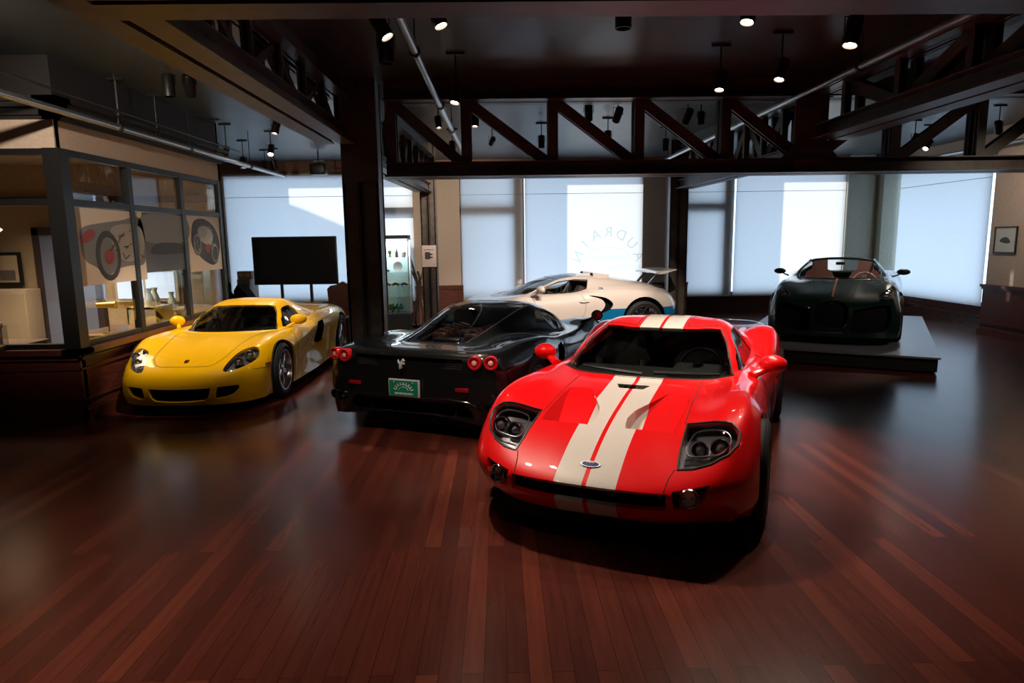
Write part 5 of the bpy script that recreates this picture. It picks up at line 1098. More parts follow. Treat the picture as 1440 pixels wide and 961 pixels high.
# ---------------------------------------------------------------- dark green roadster on the plinth
def build_mis():
    root = car_root('mis', 'sports_car', 'dark green roadster with copper hood stripe standing on the grey plinth')
    S = Surf(MIS_ROWS, rsharp={10: .5}); sh = Shell(S, 5)
    P = paint('dark_green_paint', (.003, .018, .013), .12)
    sh.region('arch_f', arch(S, 0, .36, .40, y=.95, box=(0, 9, 4.6, 8)))
    sh.region('arch_r', arch(S, -2.71, .37, .41, y=.97, box=(9, 17, 4.6, 8)))
    sh.region('windshield', [(8.07, -.5), (8.07, 1.3), (8.07, 2.0), (8.1, 2.72), (8.3, 2.5), (9.0, 1.95), (9.5, 1.92), (9.93, 1.88), (9.95, 1.5), (9.95, -.5)])
    sh.region('side_window', [(8.6, 2.6), (9.0, 2.10), (10.0, 2.06), (11.3, 2.06), (11.8, 2.3), (11.8, 2.9), (10, 2.93), (9.0, 2.94), (8.65, 2.93)])
    sh.region('cockpit', [(10.14, -.5), (10.14, 1.95), (11.0, 2.0), (11.75, 2.0), (11.85, 1.6), (11.7, 1.0), (11.7, -.5)])
    gr = [(0, .27), (.13, .27), (.19, .30), (.23, .39), (.24, .48), (.22, .57), (.165, .625), (.08, .65), (0, .655)]
    sh.region('horseshoe', uvpoly(S, [(-.08, .27)]+gr[1:-1]+[(-.08, .655)], (1, 2), near=(0, .95), box=(0, 5.5, 0, 2.5)))
    sh.region('intake', uvpoly(S, [(.30, .53), (.45, .565), (.62, .60), (.76, .61), (.79, .48), (.77, .32), (.70, .23), (.45, .20), (.28, .20), (.265, .30), (.28, .42)], (1, 2), near=(0, .9), box=(0, 4.2, .8, 5)))
    lamp = uvpoly(S, [(.60, .62), (.60, .72), (.52, .80), (.40, .825), (.22, .825), (.16, .79), (.31, .74), (.42, .68), (.52, .61)], (0, 1), box=(2, 7, 1.5, 5.5), d=.04)
    sh.region('headlamp', lamp)
    sh.region('lower_slot', uvpoly(S, [(-.1, .235), (.2, .235), (.23, .17), (-.1, .165)], (1, 2), near=(0, .9), box=(0, 2, 0, 2)))
    sh.finish()
    sh.build('body_shell', None, P, root, lip=.03)
    sh.build('windshield', ['windshield'], glass_mat('roadster_glass', (.85, .85, .85)), root, off=.005)
    sh.build('side_window', ['side_window'], glass_mat('roadster_glass', (.85, .85, .85)), root, off=.005, sides='split')
    sh.build('horseshoe_grille', ['horseshoe'], GRILLE, root, depth=lambda X, n: np.tile((-.06, 0, 0), (len(X), 1)), walls=True)
    sh.build('front_intake', ['intake'], GRILLE, root, depth=lambda X, n: np.tile((-.10, 0, 0), (len(X), 1)), walls=True, sides='split')
    sh.build('lower_slot', ['lower_slot'], mat('slot_grey', (.06, .06, .06), .4), root, off=.02, walls=True)
    m = MB(); uv = S.inv(catmull([(a, b) for a, b in gr], 5, False), (1, 2), near=(0, .95), box=(0, 5.5, 0, 2.5)); P0 = S.ev([a[0] for a in uv], [a[1] for a in uv])
    pts = [tuple(p) for p in P0]; m.tube(pts+[(p[0], -p[1], p[2]) for p in pts[::-1]], .011, 8); m.build('grille_frame', mat('grille_gloss_black', (.01, .01, .01), .1, coat=1.), root)
    m = MB()
    for i in range(11):
        y = -.20+.04*i; m.bar((.82, y, .29), (.70, y, .64), .004, .01, (1, 0, 0))
    m.build('grille_bars', mat('grille_bar', (.02, .02, .02), .4), root)
    m = MB(); m.lathe([(0, .006), (1, .004), (1, -.004)], 24, T(.745, 0, .605) @ RY(math.radians(60)) @ SC(.016, .034, 1)); m.build('badge', mat('badge_red', (.10, .01, .01), .3), root)
    hl = sh.build('headlamp', ['headlamp'], LAMPIN, root, depth=lambda X, n: -n*.04, walls=True, sides='split')
    ln = sh.build('headlamp_lens', ['headlamp'], LENS, root, off=.001, sides='split')
    for h, l, sg in zip(hl, ln, (1, -1)):
        l.parent = h
        for k in range(4):
            x = .53-.08*k; y = .70+.02*k; uv = S.inv([(x, y)], (0, 1), box=(2, 7, 1.5, 5.5))[0]; p = S.ev([uv[0]], [uv[1]])[0]; nn = S.nrm([uv[0]], [uv[1]])[0]; p = p-nn*.028
            q = Vector((nn[0], sg*nn[1], nn[2])).to_track_quat('Z', 'Y').to_matrix().to_4x4(); q.translation = Vector((p[0], sg*p[1], p[2]))
            m = MB(); m.rbox(-.028, .028, -.02, .02, -.008, .016, .006, q); m.build('lamp_block', ALLOY, h)
        m = MB(); tube_on(S, [tuple(a) for a in lamp]+[tuple(lamp[0])], r=.004, mb=m, mirror=False)
        if sg < 0: m.v = [Vector((v.x, -v.y, v.z)) for v in m.v]
        m.build('lamp_edge', BLACK, h)
    # centre stripe
    uv = uvpath(S, [(.66, .0), (.3, .0), (0, .0), (-.30, .0)], (0, 1), box=(3, 8.2, 0, 1)); P0 = S.ev([a[0] for a in uv], np.zeros(len(uv))); Nn = S.nrm([a[0] for a in uv], np.zeros(len(uv)))
    def ribbon(w, lift, name, mt):
        vs = []; fs = []
        for i, (p, n) in enumerate(zip(P0, Nn)):
            ww = w*(.8+.35*i/len(P0)); q = p+n*lift; vs += [(q[0], -ww, q[2]), (q[0], ww, q[2]), (q[0], ww+.002, q[2]-.012), (q[0], -ww-.002, q[2]-.012)]
        for i in range(len(P0)-1):
            for k in range(4): fs.append((4*i+k, 4*i+(k+1) % 4, 4*i+4+(k+1) % 4, 4*i+4+k))
        fs += [(0, 1, 2, 3), tuple(range(len(vs)-4, len(vs)))[::-1]]
        m = MB(); m.add(vs, fs); return m.build(name, mt, root)
    ribbon(.027, .004, 'stripe_spine', P); ribbon(.014, .008, 'copper_stripe', mat('copper', (.50, .16, .05), .35, .4))
    m = MB(); tube_on(S, [(8.05, v) for v in np.linspace(0, 2.7, 16)]+[(8.3, 2.52), (9.0, 1.97), (9.5, 1.94), (10.02, 1.90), (10.04, 1.0), (10.04, 0)], r=.009, mb=m); m.build('windshield_frame', mat('frame_black_gloss', (.01, .015, .014), .1, coat=1.), root)
    gap_lines(S, root, [[(u, 1.2+.1*(u-3.7)) for u in np.linspace(3.8, 7.8, 16)], uvpath(S, [(-.62, .80), (-.66, .60), (-.62, .3)], (0, 2), near=(1, .95), box=(6, 10, 3.6, 8))])
    mirror_pair(root, (-.66, .78, .95), (-.77, .93, 1.02), (.07, .10, .05), P, stalk=.016, rot=.15)
    for sg in (1, -1):
        wheel(root, 0, .80, sg, .35, .26, .27, 'multi', DARK_ALLOY); wheel(root, -2.71, .80, sg, .36, .27, .33, 'multi', DARK_ALLOY)
    wells(root, 2.71, .40, .41, yf=.88, yr=.90, zf=.36, zr=.37); underbody(root, .6, -3.3, 2.71)
    interior(root, -.62, 0, .84, BROWN, dash=BROWN, xs=-1.45, back=1.16, wheel_y=.37, rim=mat('pale_rim', (.3, .25, .22), .35))
    m = MB(); m.rbox(-.98, -.94, -.07, .07, 1.12, 1.17, .015); m.build('interior_mirror', BLACK, root)
    for sg in (1, -1):
        m = MB(); m.rbox(-2.15, -1.9, sg*.40-.13, sg*.40+.13, .85, 1.10, .06); m.build('rollover_hump', P, root)
        m = MB(); m.lathe([(0, .012), (.05, .01), (.06, 0), (.065, -.03)], 24, T(-3.58, sg*.6, .66) @ RY(-math.pi/2)); m.build('tail_lamp', RED_LAMP, root)
    m = MB(); m.rbox(-1.92, -1.75, -.70, .70, .4, .86, .06); m.build('rear_bulkhead', mat('dark_brown_trim', (.05, .02, .014), .6), root)
    return root
for f_ in (build_gt, build_cgt, build_enzo, build_vey, build_mis): f_()
# ---------------------------------------------------------------- plinth
p = POSE['mis']
o = thing('display_plinth', 'low dark grey display plinth under the green roadster', 'plinth', (p[0], p[1], 0), p[2])
m = MB(); m.box(-3.75, 1.35, -1.35, 1.35, .03, .205); m.build('plinth_body', mat('plinth_dark', (.012, .012, .013), .5), o)
m = MB(); m.box(-3.78, 1.38, -1.38, 1.38, .205, .23); m.build('plinth_top', mat('plinth_grey', (.16, .17, .19), .30), o)
# ---------------------------------------------------------------- glass office on the left
OFW = add_noise_col(mat('office_wall_tan', (.42, .30, .18), .8), (.40, .28, .17), (.45, .33, .20), 25, 3)
def gbox(m, y0, y1, z0, z1, t=.05): m.box(GX-t, GX+t, y0, y1, z0, z1)
m = MB(); m.box(GX-.06, GX+.03, 6.93, 10.83, 0, .74); m.box(-9.5, GX+.03, 6.90, 6.99, 0, .74)
for z, d, h in ((0, .035, .13), (.13, .022, .03), (.22, .015, .02), (.55, .015, .02), (.66, .03, .03)): m.box(GX+.03, GX+.03+d, 6.90-d, 10.86, z, z+h); m.box(-9.5, GX+.03+d, 6.90-d, 6.90, z, z+h)
m.box(GX-.10, GX+.11, 6.82, 10.88, .72, .78); m.box(-9.5, GX+.11, 6.82, 7.03, .72, .78)
struct(m.build('wall_office_dado', WAINS))
m = MB(); m.box(GX-.06, GX+.02, 6.93, 10.83, 2.82, 3.12); m.box(-9.5, GX+.02, 6.91, 6.99, 2.82, 3.12); m.box(GX-.06, GX+.02, 10.79, 10.87, 0, 3.12); m.box(-7.6, GX+.02, 10.79, 10.87, 0, CEIL)
struct(m.build('wall_office_head', WALLM))
m = MB()
for z, d in ((3.10, .03), (3.13, .07), (3.17, .05), (3.20, .11), (3.25, .15)): m.box(GX-.06, GX+.02+d, 6.91-d, 10.87+.02, z, z+.05); m.box(-9.5, GX+.02+d, 6.91-d, 6.99, z, z+.05)
m.box(-9.5, GX+.02, 6.95, 10.87, 3.28, CEIL)
struct(m.build('trim_6', mat('dark_crown', (.014, .011, .010), .6)))
m = MB(); B_ = .055
for y, w in ((6.96, .13), (8.20, .09), (9.50, .09), (10.76, .09)): m.box(GX-B_, GX+B_*.6, y-w/2, y+w/2, .78, 2.82)
for z, h in ((.78, .06), (2.26, .07), (2.76, .07)): m.box(GX-B_*.9, GX+B_*.5, 6.93, 10.83, z, z+h)
m.box(GX-.10, GX+.07, 6.88, 7.03, .78, 2.82)
for z, h in ((.78, .05), (2.26, .07), (2.76, .07)): m.box(-9.5, GX, 6.92, 7.0, z, z+h)
for x in (-6.9, -9.3): m.box(x-.04, x+.04, 6.92, 7.0, .78, 2.82)
struct(m.build('window_5', FRAMEM)); g = bpy.data.objects['window_5']
gg = MB(); gg.box(GX-.004, GX+.002, 7.0, 10.75, .82, 2.80); gg.build('window_pane', PANE, g); gg = MB(); gg.box(-9.4, GX-.05, 6.957, 6.963, .82, 2.80); gg.build('window_pane', PANE, g)
# posters on the glass: cutaway car drawings
PAPER = mat('poster_paper', (.70, .60, .50), .6); POSTG = mat('poster_grey', (.20, .20, .20), .6); POSTD = mat('poster_dark', (.05, .05, .055), .6); POSTR = mat('poster_red', (.32, .05, .05), .6); POSTL = mat('poster_pale', (.38, .36, .34), .6)
def poster(label, y0, y1, z0, z1, kind):
    o = thing('poster', label, 'poster', (GX+.012, (y0+y1)/2, (z0+z1)/2), 0, 'posters on the office glass'); w = (y1-y0)/2; h = (z1-z0)/2
    m = MB(); m.box(-.003, .003, -w, w, -h, h); m.build('poster_sheet', PAPER if kind != 1 else mat('poster_photo', (.10, .10, .11), .5), o)
    def shape(nm, pts, mt, x=.0045):
        P = catmull([(a*w, b_*h) for a, b_ in pts], 5); m = MB(); m.add([(x, a, b_) for a, b_ in P]+[(x-.001, a, b_) for a, b_ in P], [list(range(len(P))), list(range(len(P), 2*len(P)))[::-1]]); return m.build(nm, mt, o)
    def ring(nm, c, r, rr, mt, x=.006):
        m = MB(); m.tube([(x, c[0]*w+r*w*math.cos(a), c[1]*h+r*w*math.sin(a)*1.2) for a in [2*math.pi*i/24 for i in range(24)]], rr, 5, closed=True, flat=.3); return m.build(nm, mt, o)
    if kind == 0:
        shape('drawn_car', [(-.85, .25), (-.75, .5), (-.3, .62), (.3, .72), (.95, .78), (.98, -.45), (.5, -.55), (.1, -.62), (-.25, -.8), (-.5, -.55), (-.8, -.3)], POSTG)
        shape('drawn_engine', [(0, .5), (.9, .55), (.9, -.3), (.2, -.35)], POSTL, .006); ring('drawn_wheel', (-.15, -.25), .30, .035, POSTD); shape('drawn_brake', [(-.22, -.12), (-.05, -.08), (.0, -.30), (-.15, -.48), (-.26, -.35)], POSTR, .008); shape('drawn_lamp', [(-.85, .2), (-.6, .45), (-.45, .35), (-.7, .1)], POSTR, .008)
        mm = MB()
        for i in range(14): a = random.uniform(.0, .85); b_ = random.uniform(-.3, .5); mm.tube([(.0075, a*w, b_*h), (.0075, (a+random.uniform(-.15, .15))*w, (b_+random.uniform(-.2, .2))*h)], .006, 4)
        mm.build('drawn_parts', POSTD, o)
    elif kind == 1:
        shape('pictured_sky', [(-.98, .9), (.98, .9), (.98, .05), (-.98, .05)], mat('poster_sky', (.22, .23, .25), .6)); shape('pictured_car', [(-.75, -.25), (-.5, -.05), (0, .0), (.6, -.05), (.85, -.25), (.7, -.4), (-.6, -.4)], POSTD, .006)
    else:
        shape('drawn_car', [(-.8, .3), (-.6, .75), (0, .85), (.6, .6), (.9, .1), (.85, -.4), (.5, -.8), (0, -.7), (-.5, -.4), (-.8, -.1)], POSTD); shape('drawn_cabin', [(-.4, .5), (.1, .6), (.5, .3), (.3, -.1), (-.3, .1)], POSTL, .006)
        for c in ((-.5, -.05), (.55, -.4)): ring('drawn_wheel', c, .2, .025, POSTG)
        shape('drawn_brake', [(.0, -.1), (.25, -.05), (.2, -.35), (0, -.3)], POSTR, .008)
        mm = MB()
        for i in range(12): a = random.uniform(-.6, .7); b_ = random.uniform(-.5, .6); mm.tube([(.0075, a*w, b_*h), (.0075, (a+random.uniform(-.25, .25))*w, (b_+random.uniform(-.2, .2))*h)], .007, 4)
        mm.build('drawn_parts', POSTL, o)
    return o
poster('large poster of a silver cutaway car, leftmost on the office glass', 7.05, 8.42, 1.42, 2.25, 0)
poster('dark photograph poster in the middle of the office glass', 8.42, 9.55, 1.50, 2.25, 1)
poster('poster of a see-through car drawing, nearest the far corner of the office', 9.60, 10.70, 1.45, 2.28, 2)
# office interior
m = MB(); m.box(-9.5, -9.4, 6.95, 10.8, 0, 3.3); m.box(-9.5, GX-.06, 10.70, 10.79, 0, 3.12); m.box(-9.5, GX-.1, 6.99, 10.7, 3.10, 3.14)
struct(m.build('wall_office', OFW))
m = MB(); m.box(-9.5, GX-.06, 6.99, 10.7, .0, .012); struct(m.build('trim_7', mat('office_carpet', (.12, .09, .07), .95)))
m = MB(); m.box(-7.35, -7.25, 10.62, 10.69, 0, 2.12); m.box(-6.45, -6.35, 10.62, 10.69, 0, 2.12); m.box(-7.35, -6.35, 10.62, 10.69, 2.02, 2.14); o = struct(m.build('door_1', mat('dark_purple_wood', (.04, .025, .028), .5))); mm = MB(); mm.box(-7.25, -6.45, 10.64, 10.67, 0, 2.02); mm.build('door_leaf', mat('blue_grey_door', (.16, .18, .28), .5), o)
m = MB(); m.box(-9.35, -8.05, 10.6, 10.69, 0, 2.05); o = struct(m.build('door_2', mat('dark_purple_wood', (.04, .025, .028), .5))); mm = MB(); mm.box(-9.3, -8.1, 10.6, 10.66, 2.12, 2.42); mm.build('transom_pane', mat('lit_transom', (.3, .5, .5), .4, emit=(.35, .75, .8), es=.6), o)
m = MB(); m.box(-9.4, GX-.06, 10.6, 10.69, 2.50, 2.60); struct(m.build('trim_8', mat('dark_purple_wood', (.04, .025, .028), .5)))
# window of the office's far corner
m = MB(); m.box(-6.15, -5.15, 10.64, 10.69, .95, 2.0); o = struct(m.build('window_6', mat('bar_cream', (.5, .47, .4), .5))); mm = MB(); mm.box(-6.1, -5.2, 10.62, 10.645, 1.0, 1.95); mm.build('window_pane', mat('bright_pane', (.6, .7, .9), .4, emit=(.62, .78, 1.0), es=.9), o)
mm = MB(); mm.box(-6.1, -5.2, 10.605, 10.622, 1.42, 1.46); mm.box(-5.68, -5.65, 10.605, 10.622, 1.0, 1.95); mm.build('glazing_bar', mat('bar_cream', (.5, .47, .4), .5), o)
l = bpy.data.lights.new('office_light', 'AREA'); l.energy = 150; l.size = 1.6; l.spread = math.radians(105); l.color = (1, .78, .52); lo = link(bpy.data.objects.new('office_light', l)); lo.location = (-6.3, 8.9, 3.06)
def desk(label, x, y, w, d, rot=0):
    o = thing('desk', label, 'desk', (x, y, .012), rot); m = MB(); m.rbox(-w/2, w/2, -d/2, d/2, .70, .735, .008); m.build('desk_top', mat('desk_brown', (.09, .045, .025), .4), o)
    for sx in (-1, 1): m = MB(); m.box(sx*(w/2-.2)-.18, sx*(w/2-.2)+.18, -d/2+.03, d/2-.03, .0, .70); m.build('drawer_pedestal', mat('desk_brown', (.09, .045, .025), .4), o)
    return o
desk('dark desk inside the office corner, left of the posters', -6.4, 7.6, 1.9, .75)
desk('dark desk inside the office behind the first low pane', -5.05, 8.75, .7, 1.1)
o = thing('computer_monitor', 'flat monitor turned edge-on on the desk at far left', 'monitor', (-6.15, 7.85, .747), math.radians(150)); m = MB(); m.rbox(-.28, .28, -.02, .02, .12, .48, .01); m.build('monitor_housing', BLACK, o); m = MB(); m.box(-.265, .265, -.024, -.02, .135, .465); m.build('screen', mat('monitor_screen', (.10, .13, .2), .2, emit=(.20, .28, .45), es=.25), o); m = MB(); m.box(-.03, .03, -.02, .02, .01, .14); m.box(-.12, .12, -.08, .08, 0, .012); m.build('monitor_stand', BLACK, o)
o = thing('cardboard_box', 'beige storage box standing on the far left desk', 'box', (-5.9, 7.40, .747), .1); m = MB(); m.rbox(-.22, .22, -.14, .14, 0, .24, .006); m.build('box_body', mat('beige_card', (.32, .24, .17), .8), o); m = MB(); m.rbox(-.23, .23, -.15, .15, .19, .25, .006); m.build('box_lid', mat('beige_card_lid', (.36, .27, .19), .8), o)
o = thing('picture_frame', 'small black-framed picture hanging in the office behind the far left glass', 'picture', (-7.75, 10.58, 1.50)); m = MB(); m.box(-.22, .22, -.015, .015, -.26, .26); m.build('frame', FRAMEM, o); m = MB(); m.box(-.17, .17, -.018, -.014, -.21, .21); m.build('picture', mat('beige_print', (.42, .32, .22), .7), o); m = MB(); m.box(-.12, .12, -.021, -.017, -.18, -.02); m.build('printed_image', mat('print_grey', (.12, .09, .09), .7), o)
o = thing('wall_cabinet', 'beige cabinet below the framed picture in the office', 'cabinet', (-7.7, 10.40, .012)); m = MB(); m.rbox(-.42, .42, -.18, .18, 0, 1.18, .01); m.build('cabinet_body', mat('beige_card', (.32, .24, .17), .8), o); m = MB(); m.box(-.40, -.01, -.19, -.18, .05, 1.12); m.build('door', mat('beige_card_lid', (.36, .27, .19), .8), o); m = MB(); m.box(.01, .40, -.19, -.18, .05, 1.12); m.build('door', mat('beige_card_lid', (.36, .27, .19), .8), o)
o = thing('desk_lamp', 'brass desk lamp behind the first low pane of the office', 'lamp', (-4.95, 8.35, .747)); m = MB(); m.lathe([(0, .02), (.07, .018), (.075, 0), (0, 0)], 20); m.build('lamp_base', mat('brass', (.55, .35, .12), .3, .9), o); m = MB(); m.tube([(0, 0, .02), (0, 0, .36)], .008, 8); m.build('lamp_stem', mat('brass', (.55, .35, .12), .3, .9), o); m = MB(); m.tube([(-.12, 0, .36), (.12, 0, .36)], [.03, .045], 14); m.build('lamp_shade', mat('brass', (.55, .35, .12), .3, .9), o)
o = thing('pendant_lamp', 'glowing cream pendant lamp bowl at the far left edge', 'lamp', (-5.9, 7.6, 1.98)); m = MB(); m.lathe([(0, .18), (.05, .17), (.20, .13), (.27, .06), (.20, 0), (0, -.02)], 28); m.build('lamp_shade', mat('lamp_glow', (.9, .75, .5), .4, emit=(1, .72, .38), es=2.4), o); m = MB(); m.tube([(0, 0, .17), (0, 0, 1.1)], .01, 8); m.build('lamp_cord', BLACK, o)
o = thing('glass_case', 'small clear acrylic case on the ledge at the far left', 'case', (-5.28, 6.86, .78)); m = MB(); m.box(-.13, .13, -.03, .05, 0, .26); m.build('case_cover', glass_mat('acrylic', (.8, .8, .8)), o); m = MB(); m.rbox(-.10, .10, -.02, .04, .002, .05, .01); m.build('model_car', mat('brass', (.55, .35, .12), .3, .9), o)
for k, (y, h, c, nm) in enumerate(((9.75, .95, 'cream shelf unit behind the second low pane', 'shelf_unit'), (10.35, .85, 'pale cupboard behind the third low pane', 'cupboard'))):
    o = thing(nm, c, 'shelf' if k == 0 else 'cupboard', (-5.15, y, .012)); m = MB(); m.box(-.2, .2, -.26, .26, 0, .03); m.box(-.2, .2, -.26, .26, h-.03, h); m.box(-.2, -.18, -.26, .26, 0, h); m.box(-.2, .2, -.26, -.24, 0, h); m.box(-.2, .2, .24, .26, 0, h); m.build('carcass', mat('pale_cabinet', (.5, .42, .30), .5), o)
    for z in (.32, .62): m = MB(); m.box(-.19, .19, -.24, .24, z, z+.02); m.build('shelf', mat('pale_cabinet', (.5, .42, .30), .5), o)
VC = [('glass_vase', 'clear glass vase on top of the cream shelf unit', (-5.1, 9.65)), ('glass_jar', 'rounded glass jar beside the vase on the cream shelf unit', (-5.12, 9.85)), ('ornament', 'pale ornament on top of the pale cupboard', (-5.1, 10.3))]
for nm, lb, (x, y) in VC:
    m = MB(); m.lathe([(0, 0), (.06, 0), (.075, .06), (.05, .14), (.03, .2), (.045, .26), (.04, .26)], 20); o = m.build(nm, mat('pale_glass_ware', (.55, .62, .58), .1, coat=1.)); o.location = (x, y, .962 if y < 10 else .862); tag(o, lb, nm.split('_')[-1])
# ---------------------------------------------------------------- television, chair, cabinets at the far left
tvx, tvy = -4.10, 13.6
r = thing('television', 'large black television on a two-post floor stand', 'television', (-4.17, 13.6, 0), math.radians(-3))
m = MB(); m.rbox(-.865, .865, -.03, .03, 1.0, 1.97, .012); m.build('housing', BLACK, r); m = MB(); m.box(-.845, .845, -.034, -.030, 1.02, 1.955); m.build('screen', mat('tv_screen', (.006, .006, .007), .18), r)
for sx in (-.33, .28): m = MB(); m.box(sx-.025, sx+.025, -.02+.05, .03+.05, .04, 1.6); m.build('stand_post', BLACK, r)
m = MB(); m.box(-.42, .42, -.25, .25, 0, .04); m.build('stand_base', BLACK, r)
def chair(x, y, rz):
    r = thing('leather_chair', 'high-backed brown leather chair left of the big column', 'chair', (x, y, 0), rz); LE = mat('oxblood_leather', (.075, .022, .015), .35)
    m = MB(); m.rbox(-.28, .28, -.26, .28, .38, .50, .05); m.build('seat', LE, r)
    m = MB(); top = [(-.27, .52), (-.30, 1.0), (-.24, 1.06), (-.12, 1.08), (0, 1.14), (.12, 1.08), (.24, 1.06), (.30, 1.0), (.27, .52)]; m.prism(top, -.30, -.22, RX(math.pi/2) @ T(0, 0, 0)); m.build('backrest', LE, r)
    for sx in (-1, 1):
        for sy in (-1, 1): m = MB(); m.box(sx*.24-.025, sx*.24+.025, sy*.22-.025, sy*.22+.025, 0, .40); m.build('leg', WAINS, r)
        m = MB(); m.rbox(sx*.29-.03, sx*.29+.03, -.24, .25, .66, .70, .012); m.box(sx*.29-.02, sx*.29+.02, -.22, -.18, .45, .67); m.build('armrest', WAINS, r)
    m = MB(); m.bar((-.22, -.22, .16), (.22, -.22, .16), .03, .03); m.bar((-.22, -.22, .30), (.22, -.22, .30), .02, .04); m.build('stretcher', WAINS, r); return r
chair(-2.92, 11.9, math.pi-.15+math.pi)
r = thing('filing_cabinet', 'slim grey-brown three-drawer cabinet left of the television', 'cabinet', (-5.22, 13.75, 0)); m = MB(); m.rbox(-.125, .125, -.25, .25, 0, 1.13, .01); m.build('cabinet_body', mat('cabinet_grey', (.20, .17, .14), .5), r)
for i in range(3):
    m = MB(); m.rbox(-.11, .11, -.262, -.25, .10+.34*i, .40+.34*i, .005); d_ = m.build('drawer', mat('cabinet_grey', (.20, .17, .14), .5), r); m = MB(); m.box(-.05, .05, -.28, -.26, .27+.34*i, .285+.34*i); m.build('handle', CHROME, d_)
r = thing('printed_box', 'small pink and cream box on top of the slim cabinet', 'box', (-5.22, 13.70, 1.132)); m = MB(); m.rbox(-.14, .14, -.12, .12, 0, .15, .006); m.build('box_body', mat('pink_card', (.45, .26, .20), .7), r); m = MB(); m.box(-.11, -.02, -.124, -.12, .04, .11); m.box(.02, .11, -.124, -.12, .04, .11); m.build('printed_label', mat('cream_label', (.6, .5, .4), .7), r)
r = thing('mannequin_bust', 'dark draped bust standing before the slim cabinet in the far left corner', 'bust', (-5.42, 13.25, 0)); m = MB(); m.lathe([(0, 1.12), (.07, 1.10), (.09, 1.02), (.06, .94), (.10, .90), (.20, .82), (.22, .6), (.20, .3), (.24, 0), (0, 0)], 24, SC(.62, .5, .98)); m.build('draped_body', mat('dark_cloth', (.03, .025, .025), .9), r)
r = thing('draped_stand', 'black cloth-covered stand sloping down left of the television', 'stand', (-5.0, 12.95, 0)); m = MB(); m.prism([(-.13, 0), (.42, 0), (.28, .60), (.08, .92), (-.06, 1.06), (-.13, .95)], -.18, .18, RX(math.pi/2)); m.build('cloth_cover', mat('black_cloth', (.015, .014, .014), .95), r)
# glass display cabinet
DX, DY = -2.35, 13.9
r = thing('display_cabinet', 'tall lit glass display cabinet right of the big column', 'cabinet', (DX, DY, 0)); wd, dd = .46, .22
m = MB(); m.box(-wd, wd, -dd, dd, 0, .34); m.build('cabinet_base', BLACK, r); m = MB(); m.box(-wd, wd, -dd, dd, 1.90, 1.97); m.build('cabinet_top', BLACK, r)
for sx in (-1, 1): m = MB(); m.box(sx*wd-.01, sx*wd+.01, -dd-.01, -dd+.01, .34, 1.9); m.box(sx*wd-.01, sx*wd+.01, dd-.01, dd+.01, .34, 1.9); m.build('corner_post', ALLOY, r)
SH = [.36, .70, .93, 1.22, 1.52]
for z in SH[1:]: m = MB(); m.box(-wd+.01, wd-.01, -dd+.01, dd-.01, z-.006, z); m.build('glass_shelf', glass_mat('shelf_glass', (.86, .93, .91)), r)
m = MB(); m.box(-wd+.012, wd-.012, dd-.03, dd-.02, .36, 1.9); m.build('back_panel', mat('white_panel', (.75, .80, .80), .6), r)
m = MB(); m.box(-wd, wd, -dd-.004, -dd, .34, 1.9); m.build('glass_front', PANE, r)
m = MB(); m.box(-wd+.05, wd-.05, -.1, .1, 1.885, 1.895); m.build('light_strip', mat('cool_strip', (1, 1, 1), .4, emit=(.75, .9, 1), es=5.), r)
l = bpy.data.lights.new('cabinet_light', 'AREA'); l.shape = 'RECTANGLE'; l.energy = 26; l.size = .8; l.size_y = .2; l.color = (.8, .93, 1); lo = link(bpy.data.objects.new('cabinet_light', l), r); lo.location = (0, -.02, 1.88)
its = [('bottle', 'white bottle, leftmost on the top shelf of the display cabinet', -.30, 1.52, 'b', (.7, .7, .7)), ('model_figure', 'dark model figure on the top shelf of the display cabinet', -.12, 1.52, 'c', (.06, .07, .06)), ('plant_ornament', 'green ornament in the middle of the top shelf', .06, 1.52, 'c', (.06, .16, .03)), ('dark_bottle', 'slim dark bottle on the top shelf of the display cabinet', .20, 1.52, 'b', (.05, .04, .03)), ('white_cup', 'white cup at the right end of the top shelf', .34, 1.52, 'd', (.8, .8, .78)),
 ('trophy_plate', 'round white plate standing on the second shelf', .22, 1.22, 'p', (.8, .72, .72)), ('model_car', 'dark model car at the left of the second shelf', -.28, 1.22, 'm', (.06, .07, .06)), ('model_car', 'dark model car beside the round white plate', -.04, 1.22, 'm', (.05, .06, .05)),
 ('booklet', 'white booklet standing on the third shelf', -.26, .93, 'k', (.8, .8, .8)), ('toy_car', 'black toy car, left of three on the third shelf', -.02, .93, 'm', (.01, .01, .01)), ('toy_car', 'black toy car, middle of three on the third shelf', .16, .93, 'm', (.01, .012, .01)), ('toy_car', 'black toy car, right of three on the third shelf', .34, .93, 'm', (.02, .02, .02)),
 ('fabric_bundle', 'green patterned bundle at the bottom of the display cabinet', .02, .36, 'g', (.05, .13, .07))]
